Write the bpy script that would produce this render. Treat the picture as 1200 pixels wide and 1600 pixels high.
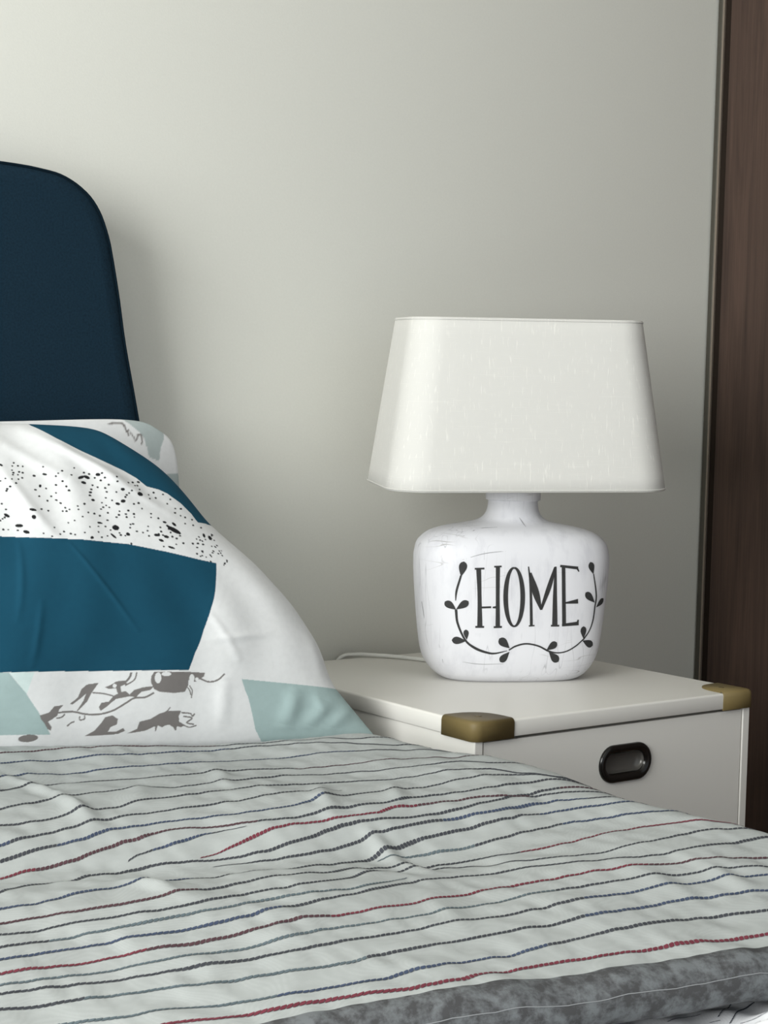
import bpy, bmesh, math, random
import numpy as np
from mathutils import Vector, Matrix

# ------------------------------------------------------------------ camera, world, lights, exposure
S = bpy.context.scene
for o in list(bpy.data.objects):
    bpy.data.objects.remove(o)
COL = S.collection
TOP = 0.52                      # height of the nightstand top above the floor (metres)

cam = bpy.data.cameras.new('camera')
cam.sensor_fit = 'AUTO'; cam.sensor_width = 36.0
cam.lens = 36.0 * 2600.0 / 1600.0
cam.clip_start = 0.02
co = bpy.data.objects.new('camera', cam); COL.objects.link(co)
R_ = Vector((0.79718197, -0.60320927, 0.02528802)); U_ = Vector((0.01576259, 0.06266619, 0.99791006))
D_ = Vector((0.6035333, 0.79511731, -0.0594645))
m = Matrix((R_, U_, -D_)).transposed().to_4x4()
m.translation = Vector((-1.22667634, -1.43373948, 0.35202165 + TOP))
co.matrix_world = m
S.camera = co

S.view_settings.view_transform = 'Standard'
S.view_settings.look = 'None'
S.view_settings.gamma = 1.0
S.view_settings.use_curve_mapping = False
S.view_settings.exposure = 0.0

w = bpy.data.worlds.new('world'); S.world = w; w.use_nodes = True
w.node_tree.nodes['Background'].inputs[0].default_value = (0.86, 0.93, 1.0, 1)
w.node_tree.nodes['Background'].inputs[1].default_value = 0.62

def area(name, loc, target, sx, sy, power, color):
    l = bpy.data.lights.new(name, 'AREA'); l.shape = 'RECTANGLE'; l.size = sx; l.size_y = sy
    l.energy = power; l.color = color
    o = bpy.data.objects.new(name, l); COL.objects.link(o)
    o.location = loc
    d = Vector(target) - Vector(loc)
    o.rotation_euler = d.to_track_quat('-Z', 'Y').to_euler()
    return o
# daylight coming in through the window of the left wall
area('window_daylight', (-2.62, -0.95, TOP + 0.85), (1.0, -0.65, TOP + 0.5), 1.5, 1.5, 95, (0.985, 1.0, 0.985))

# ------------------------------------------------------------------ helpers
random.seed(7); RNG = np.random.default_rng(7)

def tag(o, label=None, cat=None, group=None, kind=None):
    if label: o['label'] = label
    if cat: o['category'] = cat
    if group: o['group'] = group
    if kind: o['kind'] = kind
    return o

def empty(name, loc, rz=0.0):
    o = bpy.data.objects.new(name, None); COL.objects.link(o)
    o.empty_display_size = 0.05
    o.location = loc; o.rotation_euler = (0, 0, rz)
    return o

def link(name, me, mats, parent=None, smooth=True):
    o = bpy.data.objects.new(name, me); COL.objects.link(o)
    if not isinstance(mats, (list, tuple)): mats = [mats]
    for mt in mats: me.materials.append(mt)
    if smooth and len(me.polygons):
        me.polygons.foreach_set('use_smooth', [True] * len(me.polygons))
    if parent: o.parent = parent
    return o

def from_bm(name, bm, mats, parent=None, smooth=False):
    bmesh.ops.recalc_face_normals(bm, faces=bm.faces)
    me = bpy.data.meshes.new(name); bm.to_mesh(me); bm.free()
    return link(name, me, mats, parent, smooth)

def from_np(name, V, F, mats, parent=None, smooth=True, uv=None, col=None, mat_idx=None):
    me = bpy.data.meshes.new(name)
    V = np.asarray(V, dtype=np.float32); F = np.asarray(F, dtype=np.int32)
    nv, nf = len(V), len(F); k = F.shape[1]
    me.vertices.add(nv); me.vertices.foreach_set('co', V.ravel())
    me.loops.add(nf * k); me.loops.foreach_set('vertex_index', F.ravel())
    me.polygons.add(nf)
    me.polygons.foreach_set('loop_start', np.arange(0, nf * k, k, dtype=np.int32))
    me.polygons.foreach_set('loop_total', np.full(nf, k, dtype=np.int32))
    if uv is not None:
        l = me.uv_layers.new(name='uv'); l.data.foreach_set('uv', np.asarray(uv, dtype=np.float32)[F.ravel()].ravel())
    if col is not None:
        a = me.color_attributes.new('print', 'FLOAT_COLOR', 'POINT')
        c4 = np.ones((nv, 4), dtype=np.float32); c4[:, :3] = col
        a.data.foreach_set('color', c4.ravel())
    o = link(name, me, mats, parent, smooth)
    if mat_idx is not None:
        me.polygons.foreach_set('material_index', np.asarray(mat_idx, dtype=np.int32))
    me.update(calc_edges=True); me.validate()
    return o

def grid_faces(nu, nv, off=0, flip=False):
    i = np.arange(nu - 1)[:, None] * nv + np.arange(nv - 1)[None, :] + off
    f = np.stack([i, i + nv, i + nv + 1, i + 1], -1).reshape(-1, 4)
    return f[:, ::-1] if flip else f

def box_bm(bm, x0, x1, y0, y1, z0, z1, bevel=0.0, seg=2):
    r = bmesh.ops.create_cube(bm, size=1.0)
    vs = r['verts']
    for v in vs:
        v.co = Vector((x0 + (v.co.x + .5) * (x1 - x0), y0 + (v.co.y + .5) * (y1 - y0), z0 + (v.co.z + .5) * (z1 - z0)))
    if bevel > 0:
        es = list({e for v in vs for e in v.link_edges})
        bmesh.ops.bevel(bm, geom=es, offset=bevel, segments=seg, profile=.5, affect='EDGES')

def box(name, b, mat, parent=None, bevel=0.0, seg=2, smooth=False):
    bm = bmesh.new(); box_bm(bm, *b, bevel, seg)
    return from_bm(name, bm, mat, parent, smooth)

def loft(rings, closed_ends=True):
    """rings: list of equally long closed loops (n,3) -> verts, tri/quads as quads (caps as fans)"""
    n = len(rings[0]); V = [p for r in rings for p in r]; F = []
    for k in range(len(rings) - 1):
        for i in range(n):
            j = (i + 1) % n
            F.append((k * n + i, k * n + j, (k + 1) * n + j, (k + 1) * n + i))
    return V, F, n

def loft_obj(name, rings, mat, parent=None, smooth=True, cap0=True, cap1=True):
    V, F, n = loft(rings)
    bm = bmesh.new(); vs = [bm.verts.new(p) for p in V]
    for f in F: bm.faces.new([vs[i] for i in f])
    if cap0: bm.faces.new(vs[:n][::-1])
    if cap1: bm.faces.new(vs[-n:])
    return from_bm(name, bm, mat, parent, smooth)

def tube_obj(name, pts, r, mat, parent=None, nseg=10, closed=False):
    pts = [Vector(p) for p in pts]; rings = []; N = len(pts)
    up = None
    for i, p in enumerate(pts):
        if closed: t = pts[(i + 1) % N] - pts[i - 1]
        else: t = pts[min(i + 1, N - 1)] - pts[max(i - 1, 0)]
        t.normalize()
        if up is None:
            up = Vector((0, 0, 1)) if abs(t.z) < .9 else Vector((1, 0, 0))
        up = (up - t * up.dot(t)).normalized(); s = t.cross(up)
        rings.append([p + (up * math.cos(a) + s * math.sin(a)) * r for a in [2 * math.pi * k / nseg for k in range(nseg)]])
    if closed:
        rings.append(rings[0])
    return loft_obj(name, rings, mat, parent, True, not closed, not closed)

def smooth_path(pts, n=8):
    """Catmull-Rom through points"""
    P = [np.array(p, float) for p in pts]; P = [2 * P[0] - P[1]] + P + [2 * P[-1] - P[-2]]; out = []
    for i in range(1, len(P) - 2):
        for k in range(n):
            t = k / n; a, b, c, d = P[i - 1:i + 3]
            out.append(.5 * ((2 * b) + (c - a) * t + (2 * a - 5 * b + 4 * c - d) * t * t + (3 * b - a - 3 * c + d) * t ** 3))
    out.append(P[-2]); return out

def lin(r, g, b):
    return tuple(((c / 255) / 12.92 if c / 255 <= .04045 else ((c / 255 + .055) / 1.055) ** 2.4) for c in (r, g, b))

# ------------------------------------------------------------------ materials
def new_mat(name):
    mt = bpy.data.materials.new(name); mt.use_nodes = True
    nt = mt.node_tree; b = nt.nodes['Principled BSDF']
    return mt, nt, b
def N(nt, t, **kw):
    n = nt.nodes.new(t)
    for k, v in kw.items():
        if k in n.inputs: n.inputs[k].default_value = v
        else: setattr(n, k, v)
    return n
def plain(name, col, rough=.5, metal=0.0, bump=0.0, bscale=300, spec=.5, var=0.0, vscale=8):
    mt, nt, b = new_mat(name)
    b.inputs['Base Color'].default_value = (*col, 1); b.inputs['Roughness'].default_value = rough
    b.inputs['Metallic'].default_value = metal; b.inputs['Specular IOR Level'].default_value = spec
    tc = N(nt, 'ShaderNodeTexCoord')
    if bump:
        nz = N(nt, 'ShaderNodeTexNoise', Scale=bscale, Detail=3.0)
        nt.links.new(tc.outputs['Object'], nz.inputs['Vector'])
        bp = N(nt, 'ShaderNodeBump', Strength=bump, Distance=.001)
        nt.links.new(nz.outputs['Fac'], bp.inputs['Height']); nt.links.new(bp.outputs[0], b.inputs['Normal'])
    if var:
        nz = N(nt, 'ShaderNodeTexNoise', Scale=vscale, Detail=4.0)
        nt.links.new(tc.outputs['Object'], nz.inputs['Vector'])
        mx = N(nt, 'ShaderNodeMix', data_type='RGBA')
        mx.inputs['A'].default_value = (*[c * (1 - var) for c in col], 1); mx.inputs['B'].default_value = (*[min(1, c * (1 + var)) for c in col], 1)
        nt.links.new(nz.outputs['Fac'], mx.inputs['Factor']); nt.links.new(mx.outputs['Result'], b.inputs['Base Color'])
    return mt

def weave(name, col, amp=.25, scale=900, rough=.9, attr=None, bump=.25, sheen=.0, nscale=140.0):
    """woven cloth: two crossed wave textures for the threads; colour fixed or from the print on the cloth"""
    mt, nt, b = new_mat(name)
    b.inputs['Roughness'].default_value = rough; b.inputs['Specular IOR Level'].default_value = .15
    b.inputs['Sheen Weight'].default_value = sheen
    tc = N(nt, 'ShaderNodeTexCoord'); hs = []
    for ax in ('X', 'Z'):
        wv = N(nt, 'ShaderNodeTexWave', Scale=scale, Distortion=3.0, Detail=2.0); wv.bands_direction = ax
        wv.inputs['Detail Scale'].default_value = 2.0
        nt.links.new(tc.outputs['Object'], wv.inputs['Vector']); hs.append(wv)
    ad = N(nt, 'ShaderNodeMath', operation='ADD')
    nt.links.new(hs[0].outputs['Fac'], ad.inputs[0]); nt.links.new(hs[1].outputs['Fac'], ad.inputs[1])
    nz = N(nt, 'ShaderNodeTexNoise', Scale=nscale, Detail=5.0); nt.links.new(tc.outputs['Object'], nz.inputs['Vector'])
    ml = N(nt, 'ShaderNodeMath', operation='MULTIPLY'); ml.inputs[1].default_value = .5
    nt.links.new(ad.outputs[0], ml.inputs[0])
    av = N(nt, 'ShaderNodeMath', operation='MULTIPLY'); nt.links.new(ml.outputs[0], av.inputs[0]); nt.links.new(nz.outputs['Fac'], av.inputs[1])
    mr = N(nt, 'ShaderNodeMapRange'); mr.inputs['From Min'].default_value = .05; mr.inputs['From Max'].default_value = .45
    mr.inputs['To Min'].default_value = 1 - amp; mr.inputs['To Max'].default_value = 1 + amp
    nt.links.new(av.outputs[0], mr.inputs['Value'])
    vm = N(nt, 'ShaderNodeVectorMath', operation='SCALE')
    if attr:
        at = N(nt, 'ShaderNodeAttribute'); at.attribute_name = attr
        nt.links.new(at.outputs['Color'], vm.inputs[0])
    else:
        vm.inputs[0].default_value = col
    nt.links.new(mr.outputs[0], vm.inputs['Scale']); nt.links.new(vm.outputs[0], b.inputs['Base Color'])
    bp = N(nt, 'ShaderNodeBump', Strength=bump, Distance=.0006)
    nt.links.new(av.outputs[0], bp.inputs['Height']); nt.links.new(bp.outputs[0], b.inputs['Normal'])
    return mt

M_wall = plain('wall_paint', lin(219, 219, 211), .85, bump=.12, bscale=420, spec=.2, var=.035, vscale=300)
M_floor = plain('floor_laminate', lin(120, 96, 74), .4)
M_ceil = plain('ceiling_paint', lin(235, 234, 228), .9)
M_white = plain('white_lacquer', lin(222, 220, 214), .38, bump=.05, bscale=250, spec=.4)
M_bronze = plain('olive_bronze', lin(114, 99, 62), .55, metal=.0, spec=.4)
M_black = plain('black_lacquered_metal', lin(22, 20, 18), .22, metal=.2)
M_pullin = plain('dark_glossy_metal', lin(92, 90, 86), .3, metal=.3)
M_gap = plain('dark_gap', lin(30, 27, 24), .8)
M_steel = plain('screw_metal', lin(92, 80, 52), .4, metal=.3)
M_alu = plain('grey_aluminium', lin(92, 89, 81), .45, metal=.6)
M_cord = plain('white_cable', lin(215, 215, 210), .4)
M_ink = plain('dark_carved_paint', lin(46, 46, 46), .75, var=.35, vscale=120)
M_navy = weave('navy_upholstery', lin(19, 41, 55), .5, 500, bump=.4, nscale=380.0)
M_navyp = plain('navy_piping', lin(10, 26, 36), .9, spec=.1)
M_mattress = plain('mattress_ticking', lin(225, 225, 222), .9)
M_base = plain('bed_base_fabric', lin(30, 50, 70), .9)
M_bulb = plain('bulb_glass', lin(240, 240, 236), .2)

def wood_mat():
    mt, nt, b = new_mat('dark_walnut')
    b.inputs['Roughness'].default_value = .55; b.inputs['Specular IOR Level'].default_value = .3
    tc = N(nt, 'ShaderNodeTexCoord'); mp = N(nt, 'ShaderNodeMapping'); mp.inputs['Scale'].default_value = (9, 9, .55)
    nt.links.new(tc.outputs['Object'], mp.inputs['Vector'])
    nz = N(nt, 'ShaderNodeTexNoise', Scale=3.2, Detail=7.0, Roughness=.62, Distortion=.8); nt.links.new(mp.outputs[0], nz.inputs['Vector'])
    mp2 = N(nt, 'ShaderNodeMapping'); mp2.inputs['Scale'].default_value = (160, 160, 2.5); nt.links.new(tc.outputs['Object'], mp2.inputs['Vector'])
    n2 = N(nt, 'ShaderNodeTexNoise', Scale=2.0, Detail=3.0); nt.links.new(mp2.outputs[0], n2.inputs['Vector'])
    ad = N(nt, 'ShaderNodeMath', operation='MULTIPLY_ADD'); ad.inputs[1].default_value = .35
    nt.links.new(n2.outputs['Fac'], ad.inputs[0]); nt.links.new(nz.outputs['Fac'], ad.inputs[2])
    cr = N(nt, 'ShaderNodeValToRGB'); cr.color_ramp.elements[0].position = .42; cr.color_ramp.elements[1].position = .9
    cr.color_ramp.elements[0].color = (*lin(50, 39, 34), 1); cr.color_ramp.elements[1].color = (*lin(84, 66, 57), 1)
    nt.links.new(ad.outputs[0], cr.inputs[0]); nt.links.new(cr.outputs[0], b.inputs['Base Color'])
    bp = N(nt, 'ShaderNodeBump', Strength=.1, Distance=.001); nt.links.new(n2.outputs['Fac'], bp.inputs['Height']); nt.links.new(bp.outputs[0], b.inputs['Normal'])
    return mt
M_wood = wood_mat()

def ceramic_mat():
    """whitewashed ceramic: white brushed over a grey ground, thin craze lines"""
    mt, nt, b = new_mat('whitewashed_ceramic')
    b.inputs['Roughness'].default_value = .5; b.inputs['Specular IOR Level'].default_value = .35
    tc = N(nt, 'ShaderNodeTexCoord')
    mp = N(nt, 'ShaderNodeMapping'); mp.inputs['Scale'].default_value = (26, 26, 9); nt.links.new(tc.outputs['Object'], mp.inputs['Vector'])
    nz = N(nt, 'ShaderNodeTexNoise', Scale=2.0, Detail=6.0, Roughness=.6); nt.links.new(mp.outputs[0], nz.inputs['Vector'])
    cr = N(nt, 'ShaderNodeValToRGB'); cr.color_ramp.elements[0].position = .30; cr.color_ramp.elements[1].position = .50
    cr.color_ramp.elements[0].color = (*lin(213, 213, 218), 1); cr.color_ramp.elements[1].color = (*lin(225, 225, 229), 1)
    nt.links.new(nz.outputs['Fac'], cr.inputs[0])
    # scratches: thin bands where a stretched noise crosses one level
    last = cr.outputs[0]
    for sc, lev, wd, tone, mlo, mhi in (((7, 7, 55), .5, .006, (165, 162, 160), .58, .68), ((60, 60, 4), .5, .010, (186, 186, 190), .50, .62)):
        m2 = N(nt, 'ShaderNodeMapping'); m2.inputs['Scale'].default_value = sc; nt.links.new(tc.outputs['Object'], m2.inputs['Vector'])
        n2 = N(nt, 'ShaderNodeTexNoise', Scale=1.0, Detail=1.0); nt.links.new(m2.outputs[0], n2.inputs['Vector'])
        sb = N(nt, 'ShaderNodeMath', operation='SUBTRACT'); sb.inputs[1].default_value = lev; nt.links.new(n2.outputs['Fac'], sb.inputs[0])
        ab = N(nt, 'ShaderNodeMath', operation='ABSOLUTE'); nt.links.new(sb.outputs[0], ab.inputs[0])
        mr = N(nt, 'ShaderNodeMapRange'); mr.inputs['From Min'].default_value = 0; mr.inputs['From Max'].default_value = wd
        mr.inputs['To Min'].default_value = 1; mr.inputs['To Max'].default_value = 0; nt.links.new(ab.outputs[0], mr.inputs['Value'])
        n3 = N(nt, 'ShaderNodeTexNoise', Scale=14.0, Detail=2.0); nt.links.new(tc.outputs['Object'], n3.inputs['Vector'])
        mk = N(nt, 'ShaderNodeMapRange'); mk.inputs['From Min'].default_value = mlo; mk.inputs['From Max'].default_value = mhi
        nt.links.new(n3.outputs['Fac'], mk.inputs['Value'])
        mu = N(nt, 'ShaderNodeMath', operation='MULTIPLY'); nt.links.new(mr.outputs[0], mu.inputs[0]); nt.links.new(mk.outputs[0], mu.inputs[1])
        mx = N(nt, 'ShaderNodeMix', data_type='RGBA'); mx.inputs['B'].default_value = (*lin(*tone), 1)
        nt.links.new(mu.outputs[0], mx.inputs['Factor']); nt.links.new(last, mx.inputs['A']); last = mx.outputs['Result']
    nt.links.new(last, b.inputs['Base Color'])
    bp = N(nt, 'ShaderNodeBump', Strength=.15, Distance=.001); nt.links.new(nz.outputs['Fac'], bp.inputs['Height']); nt.links.new(bp.outputs[0], b.inputs['Normal'])
    return mt
M_ceramic = ceramic_mat()

def shade_mat():
    """off-white slub linen that lets a little light through"""
    mt, nt, b = new_mat('shade_linen')
    b.inputs['Roughness'].default_value = .85; b.inputs['Specular IOR Level'].default_value = .1
    tc = N(nt, 'ShaderNodeTexCoord'); last = None
    for sc, lo, hi, amt in (((420, 420, 16), .60, .74, 1.0), ((24, 24, 700), .62, .76, .45)):
        mp = N(nt, 'ShaderNodeMapping'); mp.inputs['Scale'].default_value = sc; nt.links.new(tc.outputs['Object'], mp.inputs['Vector'])
        nz = N(nt, 'ShaderNodeTexNoise', Scale=1.0, Detail=2.0); nt.links.new(mp.outputs[0], nz.inputs['Vector'])
        mr = N(nt, 'ShaderNodeMapRange'); mr.inputs['From Min'].default_value = lo; mr.inputs['From Max'].default_value = hi
        mr.inputs['To Max'].default_value = amt; nt.links.new(nz.outputs['Fac'], mr.inputs['Value'])
        if last is None: last = mr.outputs[0]
        else:
            ad = N(nt, 'ShaderNodeMath', operation='ADD', use_clamp=True); nt.links.new(last, ad.inputs[0]); nt.links.new(mr.outputs[0], ad.inputs[1]); last = ad.outputs[0]
    mx = N(nt, 'ShaderNodeMix', data_type='RGBA'); mx.inputs['A'].default_value = (*lin(229, 228, 224), 1); mx.inputs['B'].default_value = (*lin(244, 243, 238), 1)
    nt.links.new(last, mx.inputs['Factor']); nt.links.new(mx.outputs['Result'], b.inputs['Base Color'])
    bp = N(nt, 'ShaderNodeBump', Strength=.25, Distance=.0006); nt.links.new(last, bp.inputs['Height']); nt.links.new(bp.outputs[0], b.inputs['Normal'])
    tr = N(nt, 'ShaderNodeBsdfTranslucent'); tr.inputs['Color'].default_value = (.8, .79, .72, 1)
    ms = N(nt, 'ShaderNodeMixShader'); ms.inputs[0].default_value = .22
    nt.links.new(b.outputs[0], ms.inputs[1]); nt.links.new(tr.outputs[0], ms.inputs[2])
    nt.links.new(ms.outputs[0], nt.nodes['Material Output'].inputs['Surface'])
    return mt
M_shade = shade_mat()

def band_mat():
    """mottled grey reverse of the duvet cover"""
    mt, nt, b = new_mat('mottled_grey_cotton')
    b.inputs['Roughness'].default_value = .9; b.inputs['Specular IOR Level'].default_value = .1
    tc = N(nt, 'ShaderNodeTexCoord')
    nz = N(nt, 'ShaderNodeTexNoise', Scale=62.0, Detail=6.0, Roughness=.68); nt.links.new(tc.outputs['UV'], nz.inputs['Vector'])
    cr = N(nt, 'ShaderNodeValToRGB'); cr.color_ramp.elements[0].position = .42; cr.color_ramp.elements[1].position = .60
    cr.color_ramp.elements[0].color = (*lin(72, 72, 73), 1); cr.color_ramp.elements[1].color = (*lin(108, 111, 113), 1)
    nt.links.new(nz.outputs['Fac'], cr.inputs[0]); nt.links.new(cr.outputs[0], b.inputs['Base Color'])
    return mt
M_band = band_mat()
M_duvet = weave('striped_cotton', (1, 1, 1), .05, 600, attr='print', bump=.12)
M_pillow = weave('printed_cotton', (1, 1, 1), .07, 600, attr='print', bump=.12)

# ------------------------------------------------------------------ the setting
box('floor', (-2.9, 1.6, -3.2, .62, -.05, 0), M_floor)['kind'] = 'structure'
box('wall_back', (-2.9, 1.6, .50, .62, 0, 2.6), M_wall)['kind'] = 'structure'
box('ceiling', (-2.9, 1.6, -3.2, .62, 2.6, 2.66), M_ceil)['kind'] = 'structure'
bm = bmesh.new()            # left wall with its window opening
wx0, wx1 = -2.9, -2.75; wy0, wy1, wz0, wz1 = -1.85, -.05, TOP + .05, TOP + 1.65
box_bm(bm, wx0, wx1, -3.2, wy0, 0, 2.6); box_bm(bm, wx0, wx1, wy1, .50, 0, 2.6)
box_bm(bm, wx0, wx1, wy0, wy1, 0, wz0); box_bm(bm, wx0, wx1, wy0, wy1, wz1, 2.6)
from_bm('wall_left', bm, M_wall)['kind'] = 'structure'
bm = bmesh.new(); fr = .05
box_bm(bm, -2.86, -2.80, wy0, wy1, wz0, wz0 + fr); box_bm(bm, -2.86, -2.80, wy0, wy1, wz1 - fr, wz1)
box_bm(bm, -2.86, -2.80, wy0, wy0 + fr, wz0 + fr, wz1 - fr); box_bm(bm, -2.86, -2.80, wy1 - fr, wy1, wz0 + fr, wz1 - fr)
box_bm(bm, -2.86, -2.80, (wy0 + wy1) / 2 - .03, (wy0 + wy1) / 2 + .03, wz0 + fr, wz1 - fr)
from_bm('window_1', bm, M_white)['kind'] = 'structure'

# ------------------------------------------------------------------ wardrobe at the right
wd = empty('wardrobe', (.915, 0, 0))
tag(wd, 'tall dark walnut wardrobe with a grey metal edge strip, right of the nightstand', 'wardrobe')
box('carcass', (.03, .62, -1.25, .497, 0, 2.4), M_gap, wd)
box('metal_edge_strip', (0, .03, .4872, .497, 0.0, 2.4), M_alu, wd, .001)
box('door_gap_shade', (.004, .03, .4692, .4835, 0.0, 2.4), plain('gap_shade_dark', lin(40, 33, 28), .9, spec=.1), wd)  # dark filler, its colour stands in for the shade inside the door gap
box('inner_edge_strip', (.0005, .03, .4835, .4872, 0.0, 2.4), plain('pale_strip', lin(150, 138, 126), .4, metal=.5), wd)
box('sliding_door', (0.0, .028, -.45, .469, .02, 2.38), M_wood, wd, .0015)
box('sliding_door', (0.012, .029, -1.24, -.452, .02, 2.38), M_wood, wd, .0015)

# ------------------------------------------------------------------ nightstand
W, DP, T = .48, .477, .0205
ns = empty('nightstand', (0, 0, TOP))
tag(ns, 'white campaign nightstand with bronze corners and black oval pull, beside the bed', 'nightstand')
def slab_ring(ins, z, r=.0125):
    pts = []
    for cx, cy, a0 in ((W - r, DP - r, 0), (r, DP - r, .5), (r, r, 1.0), (W - r, r, 1.5)):
        for k in range(9):
            a = math.pi * (a0 + k / 16); pts.append((cx + (r - ins) * math.cos(a), cy + (r - ins) * math.sin(a), z))
    return pts
tp = loft_obj('top_panel', [slab_ring(.0008, -T), slab_ring(0, -T + .001), slab_ring(0, -.0030), slab_ring(.0004, -.0014), slab_ring(.0014, -.0004), slab_ring(.0030, 0)], M_white, ns, False)
for f in tp.data.polygons: f.use_smooth = len(f.vertices) == 4
body_z = -TOP + .03; pt = .0125
for x0, x1 in ((.003, .003 + pt), (W - .003 - pt, W - .003)):
    box('side_panel', (x0, x1, .003, DP - .004, body_z, -T), M_white, ns, .001)
box('back_panel', (.003 + pt, W - .003 - pt, DP - .014, DP - .004, body_z, -T), M_white, ns)
box('inner_rail', (.003 + pt, W - .003 - pt, .016, .04, -T - .012, -T), M_gap, ns)
box('bottom_panel', (.003 + pt, W - .003 - pt, .01, DP - .014, body_z, body_z + .015), M_white, ns)
for sx in (.02, W - .06):
    for sy in (.02, DP - .06):
        box('foot', (sx, sx + .04, sy, sy + .04, -TOP, body_z), M_white, ns, .002)

def stadium(cx, cz, hw, r, n=14):
    pts = []
    for k in range(n + 1):
        a = -math.pi / 2 + math.pi * k / n; pts.append((cx + hw - r + r * math.cos(a), cz + r * math.sin(a)))
    for k in range(n + 1):
        a = math.pi / 2 + math.pi * k / n; pts.append((cx - hw + r + r * math.cos(a), cz + r * math.sin(a)))
    return pts

def drawer(z1, z0, parent):
    x0, x1 = .003 + pt + .002, W - .003 - pt - .002
    cx, cz = .2485, (z1 - .0475 + .0)
    fr = .0045                                    # front face plane
    # front board with a stadium-shaped hole for the pull
    hw, hr = .0405, .0195
    hole = stadium(cx, cz, hw, hr)
    bm = bmesh.new()
    outer = [(x1, z0), (x1, z1), (x0, z1), (x0, z0)]
    bfr = [bm.verts.new((x, fr, z)) for x, z in outer]; hfr = [bm.verts.new((x, fr, z)) for x, z in hole]
    es = [bm.edges.new((bfr[i], bfr[(i + 1) % 4])) for i in range(4)] + [bm.edges.new((hfr[i], hfr[(i + 1) % len(hfr)])) for i in range(len(hfr))]
    bmesh.ops.triangle_fill(bm, use_beauty=True, edges=es)
    fs = list(bm.faces)
    r = bmesh.ops.extrude_face_region(bm, geom=fs)
    for v in [g for g in r['geom'] if isinstance(g, bmesh.types.BMVert)]: v.co.y += .016
    d = from_bm('drawer_front', bm, M_white, parent)
    # pull: bezel rim (torus-like stadium) and a recessed cup
    prof = [(.0405, .0190, .0045), (.0405, .0190, .0010), (.0398, .0183, -.0012), (.0380, .0165, -.0020), (.0350, .0137, -.0018), (.0322, .0110, -.0002), (.0310, .0098, .003)]
    rings = []
    for hw_, r_, y in prof:
        k = 1.24
        rings.append([(x, y + .002, z) for x, z in stadium(cx, cz, hw_ * 1.1, r_ * k)])
    p = loft_obj('pull_rim', rings, M_black, d, True, False, False)
    cup = [(.0311, .0099, .003), (.0306, .0094, .006), (.0288, .0080, .0085), (.023, .0050, .0098)]
    rings = [[(x, y + .002, z) for x, z in stadium(cx, cz, a * 1.1, r_ * 1.24)] for a, r_, y in cup]
    loft_obj('pull_cup', rings, M_pullin, d, True, False, True)
    return d
dr = drawer(-T - .004, -.252, ns)
drawer(-.256, body_z + .004, ns)

def corner_bracket(sx, name='corner_bracket'):
    """metal cap round a top corner: two side flanges with a rounded outside corner and a rounded plate on top"""
    L = .059; r = .012; e = .0016
    def P(x, y): return (x if sx == 0 else W - x, y)
    def outline(off, rad, L_):
        # L-path from the end of the front flange round the corner to the end of the side flange
        pts = [(L_, -off)]
        for k in range(9):
            a = -math.pi / 2 - math.pi / 2 * k / 8
            pts.append((-off + rad + rad * math.cos(a), -off + rad + rad * math.sin(a)))
        pts.append((-off, L_)); return pts
    out = outline(e, r, L)
    bm = bmesh.new()
    layers = [(-T - e * .9, -.0012), (-T - e * .9, 0), (-.004, 0), (-.0012, -.0008), (.0008, -.0028), (.0016, -.0055)]
    rows = []
    for z, inset in layers:
        o2 = outline(e + inset, r + inset, L)
        rows.append([bm.verts.new((*P(x, y), z)) for x, y in o2])
    for a, b in zip(rows[:-1], rows[1:]):
        for i in range(len(a) - 1): bm.faces.new((a[i], a[i + 1], b[i + 1], b[i]))
    # top plate: from the last row to a rounded inner edge
    n = len(rows[-1]); inner = []
    for k in range(n):
        a = math.pi / 2 * k / (n - 1)
        # superellipse quarter from (L, .0) to (0, L)
        ca, sa = math.cos(a), math.sin(a)
        inner.append(bm.verts.new((*P(max(.0045, L * ca ** .62), max(.0045, L * sa ** .62)), .0016)))
    lo = [bm.verts.new((v.co.x, v.co.y, 0.0002)) for v in inner]
    for a, b in ((rows[-1], inner), (inner, lo)):
        for i in range(n - 1): bm.faces.new((a[i], a[i + 1], b[i + 1], b[i]))
    # flange ends
    for idx in (0, n - 1):
        ring = [rw[idx] for rw in rows[1:]] ; p0 = ring[0].co
        dx = Vector((0, e + .001, 0)) if idx == 0 else Vector(((e + .001) * (1 if sx == 0 else -1), 0, 0))
        back = [bm.verts.new(v.co + dx * (1 if k < 3 else .3)) for k, v in enumerate(ring)]
        for i in range(len(ring) - 1): bm.faces.new((ring[i], ring[i + 1], back[i + 1], back[i]))
    b = from_bm(name, bm, M_bronze, ns, True)
    c = P(.030, .030)
    rings = [[(c[0] + rr * math.cos(2 * math.pi * k / 16), c[1] + rr * math.sin(2 * math.pi * k / 16), z) for k in range(16)]
             for rr, z in ((.0042, .0014), (.0040, .0019), (.0030, .0022), (.0015, .0021), (.0011, .0013))]
    loft_obj('screw', rings, M_steel, b)
    return b
corner_bracket(0); corner_bracket(1)

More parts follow.
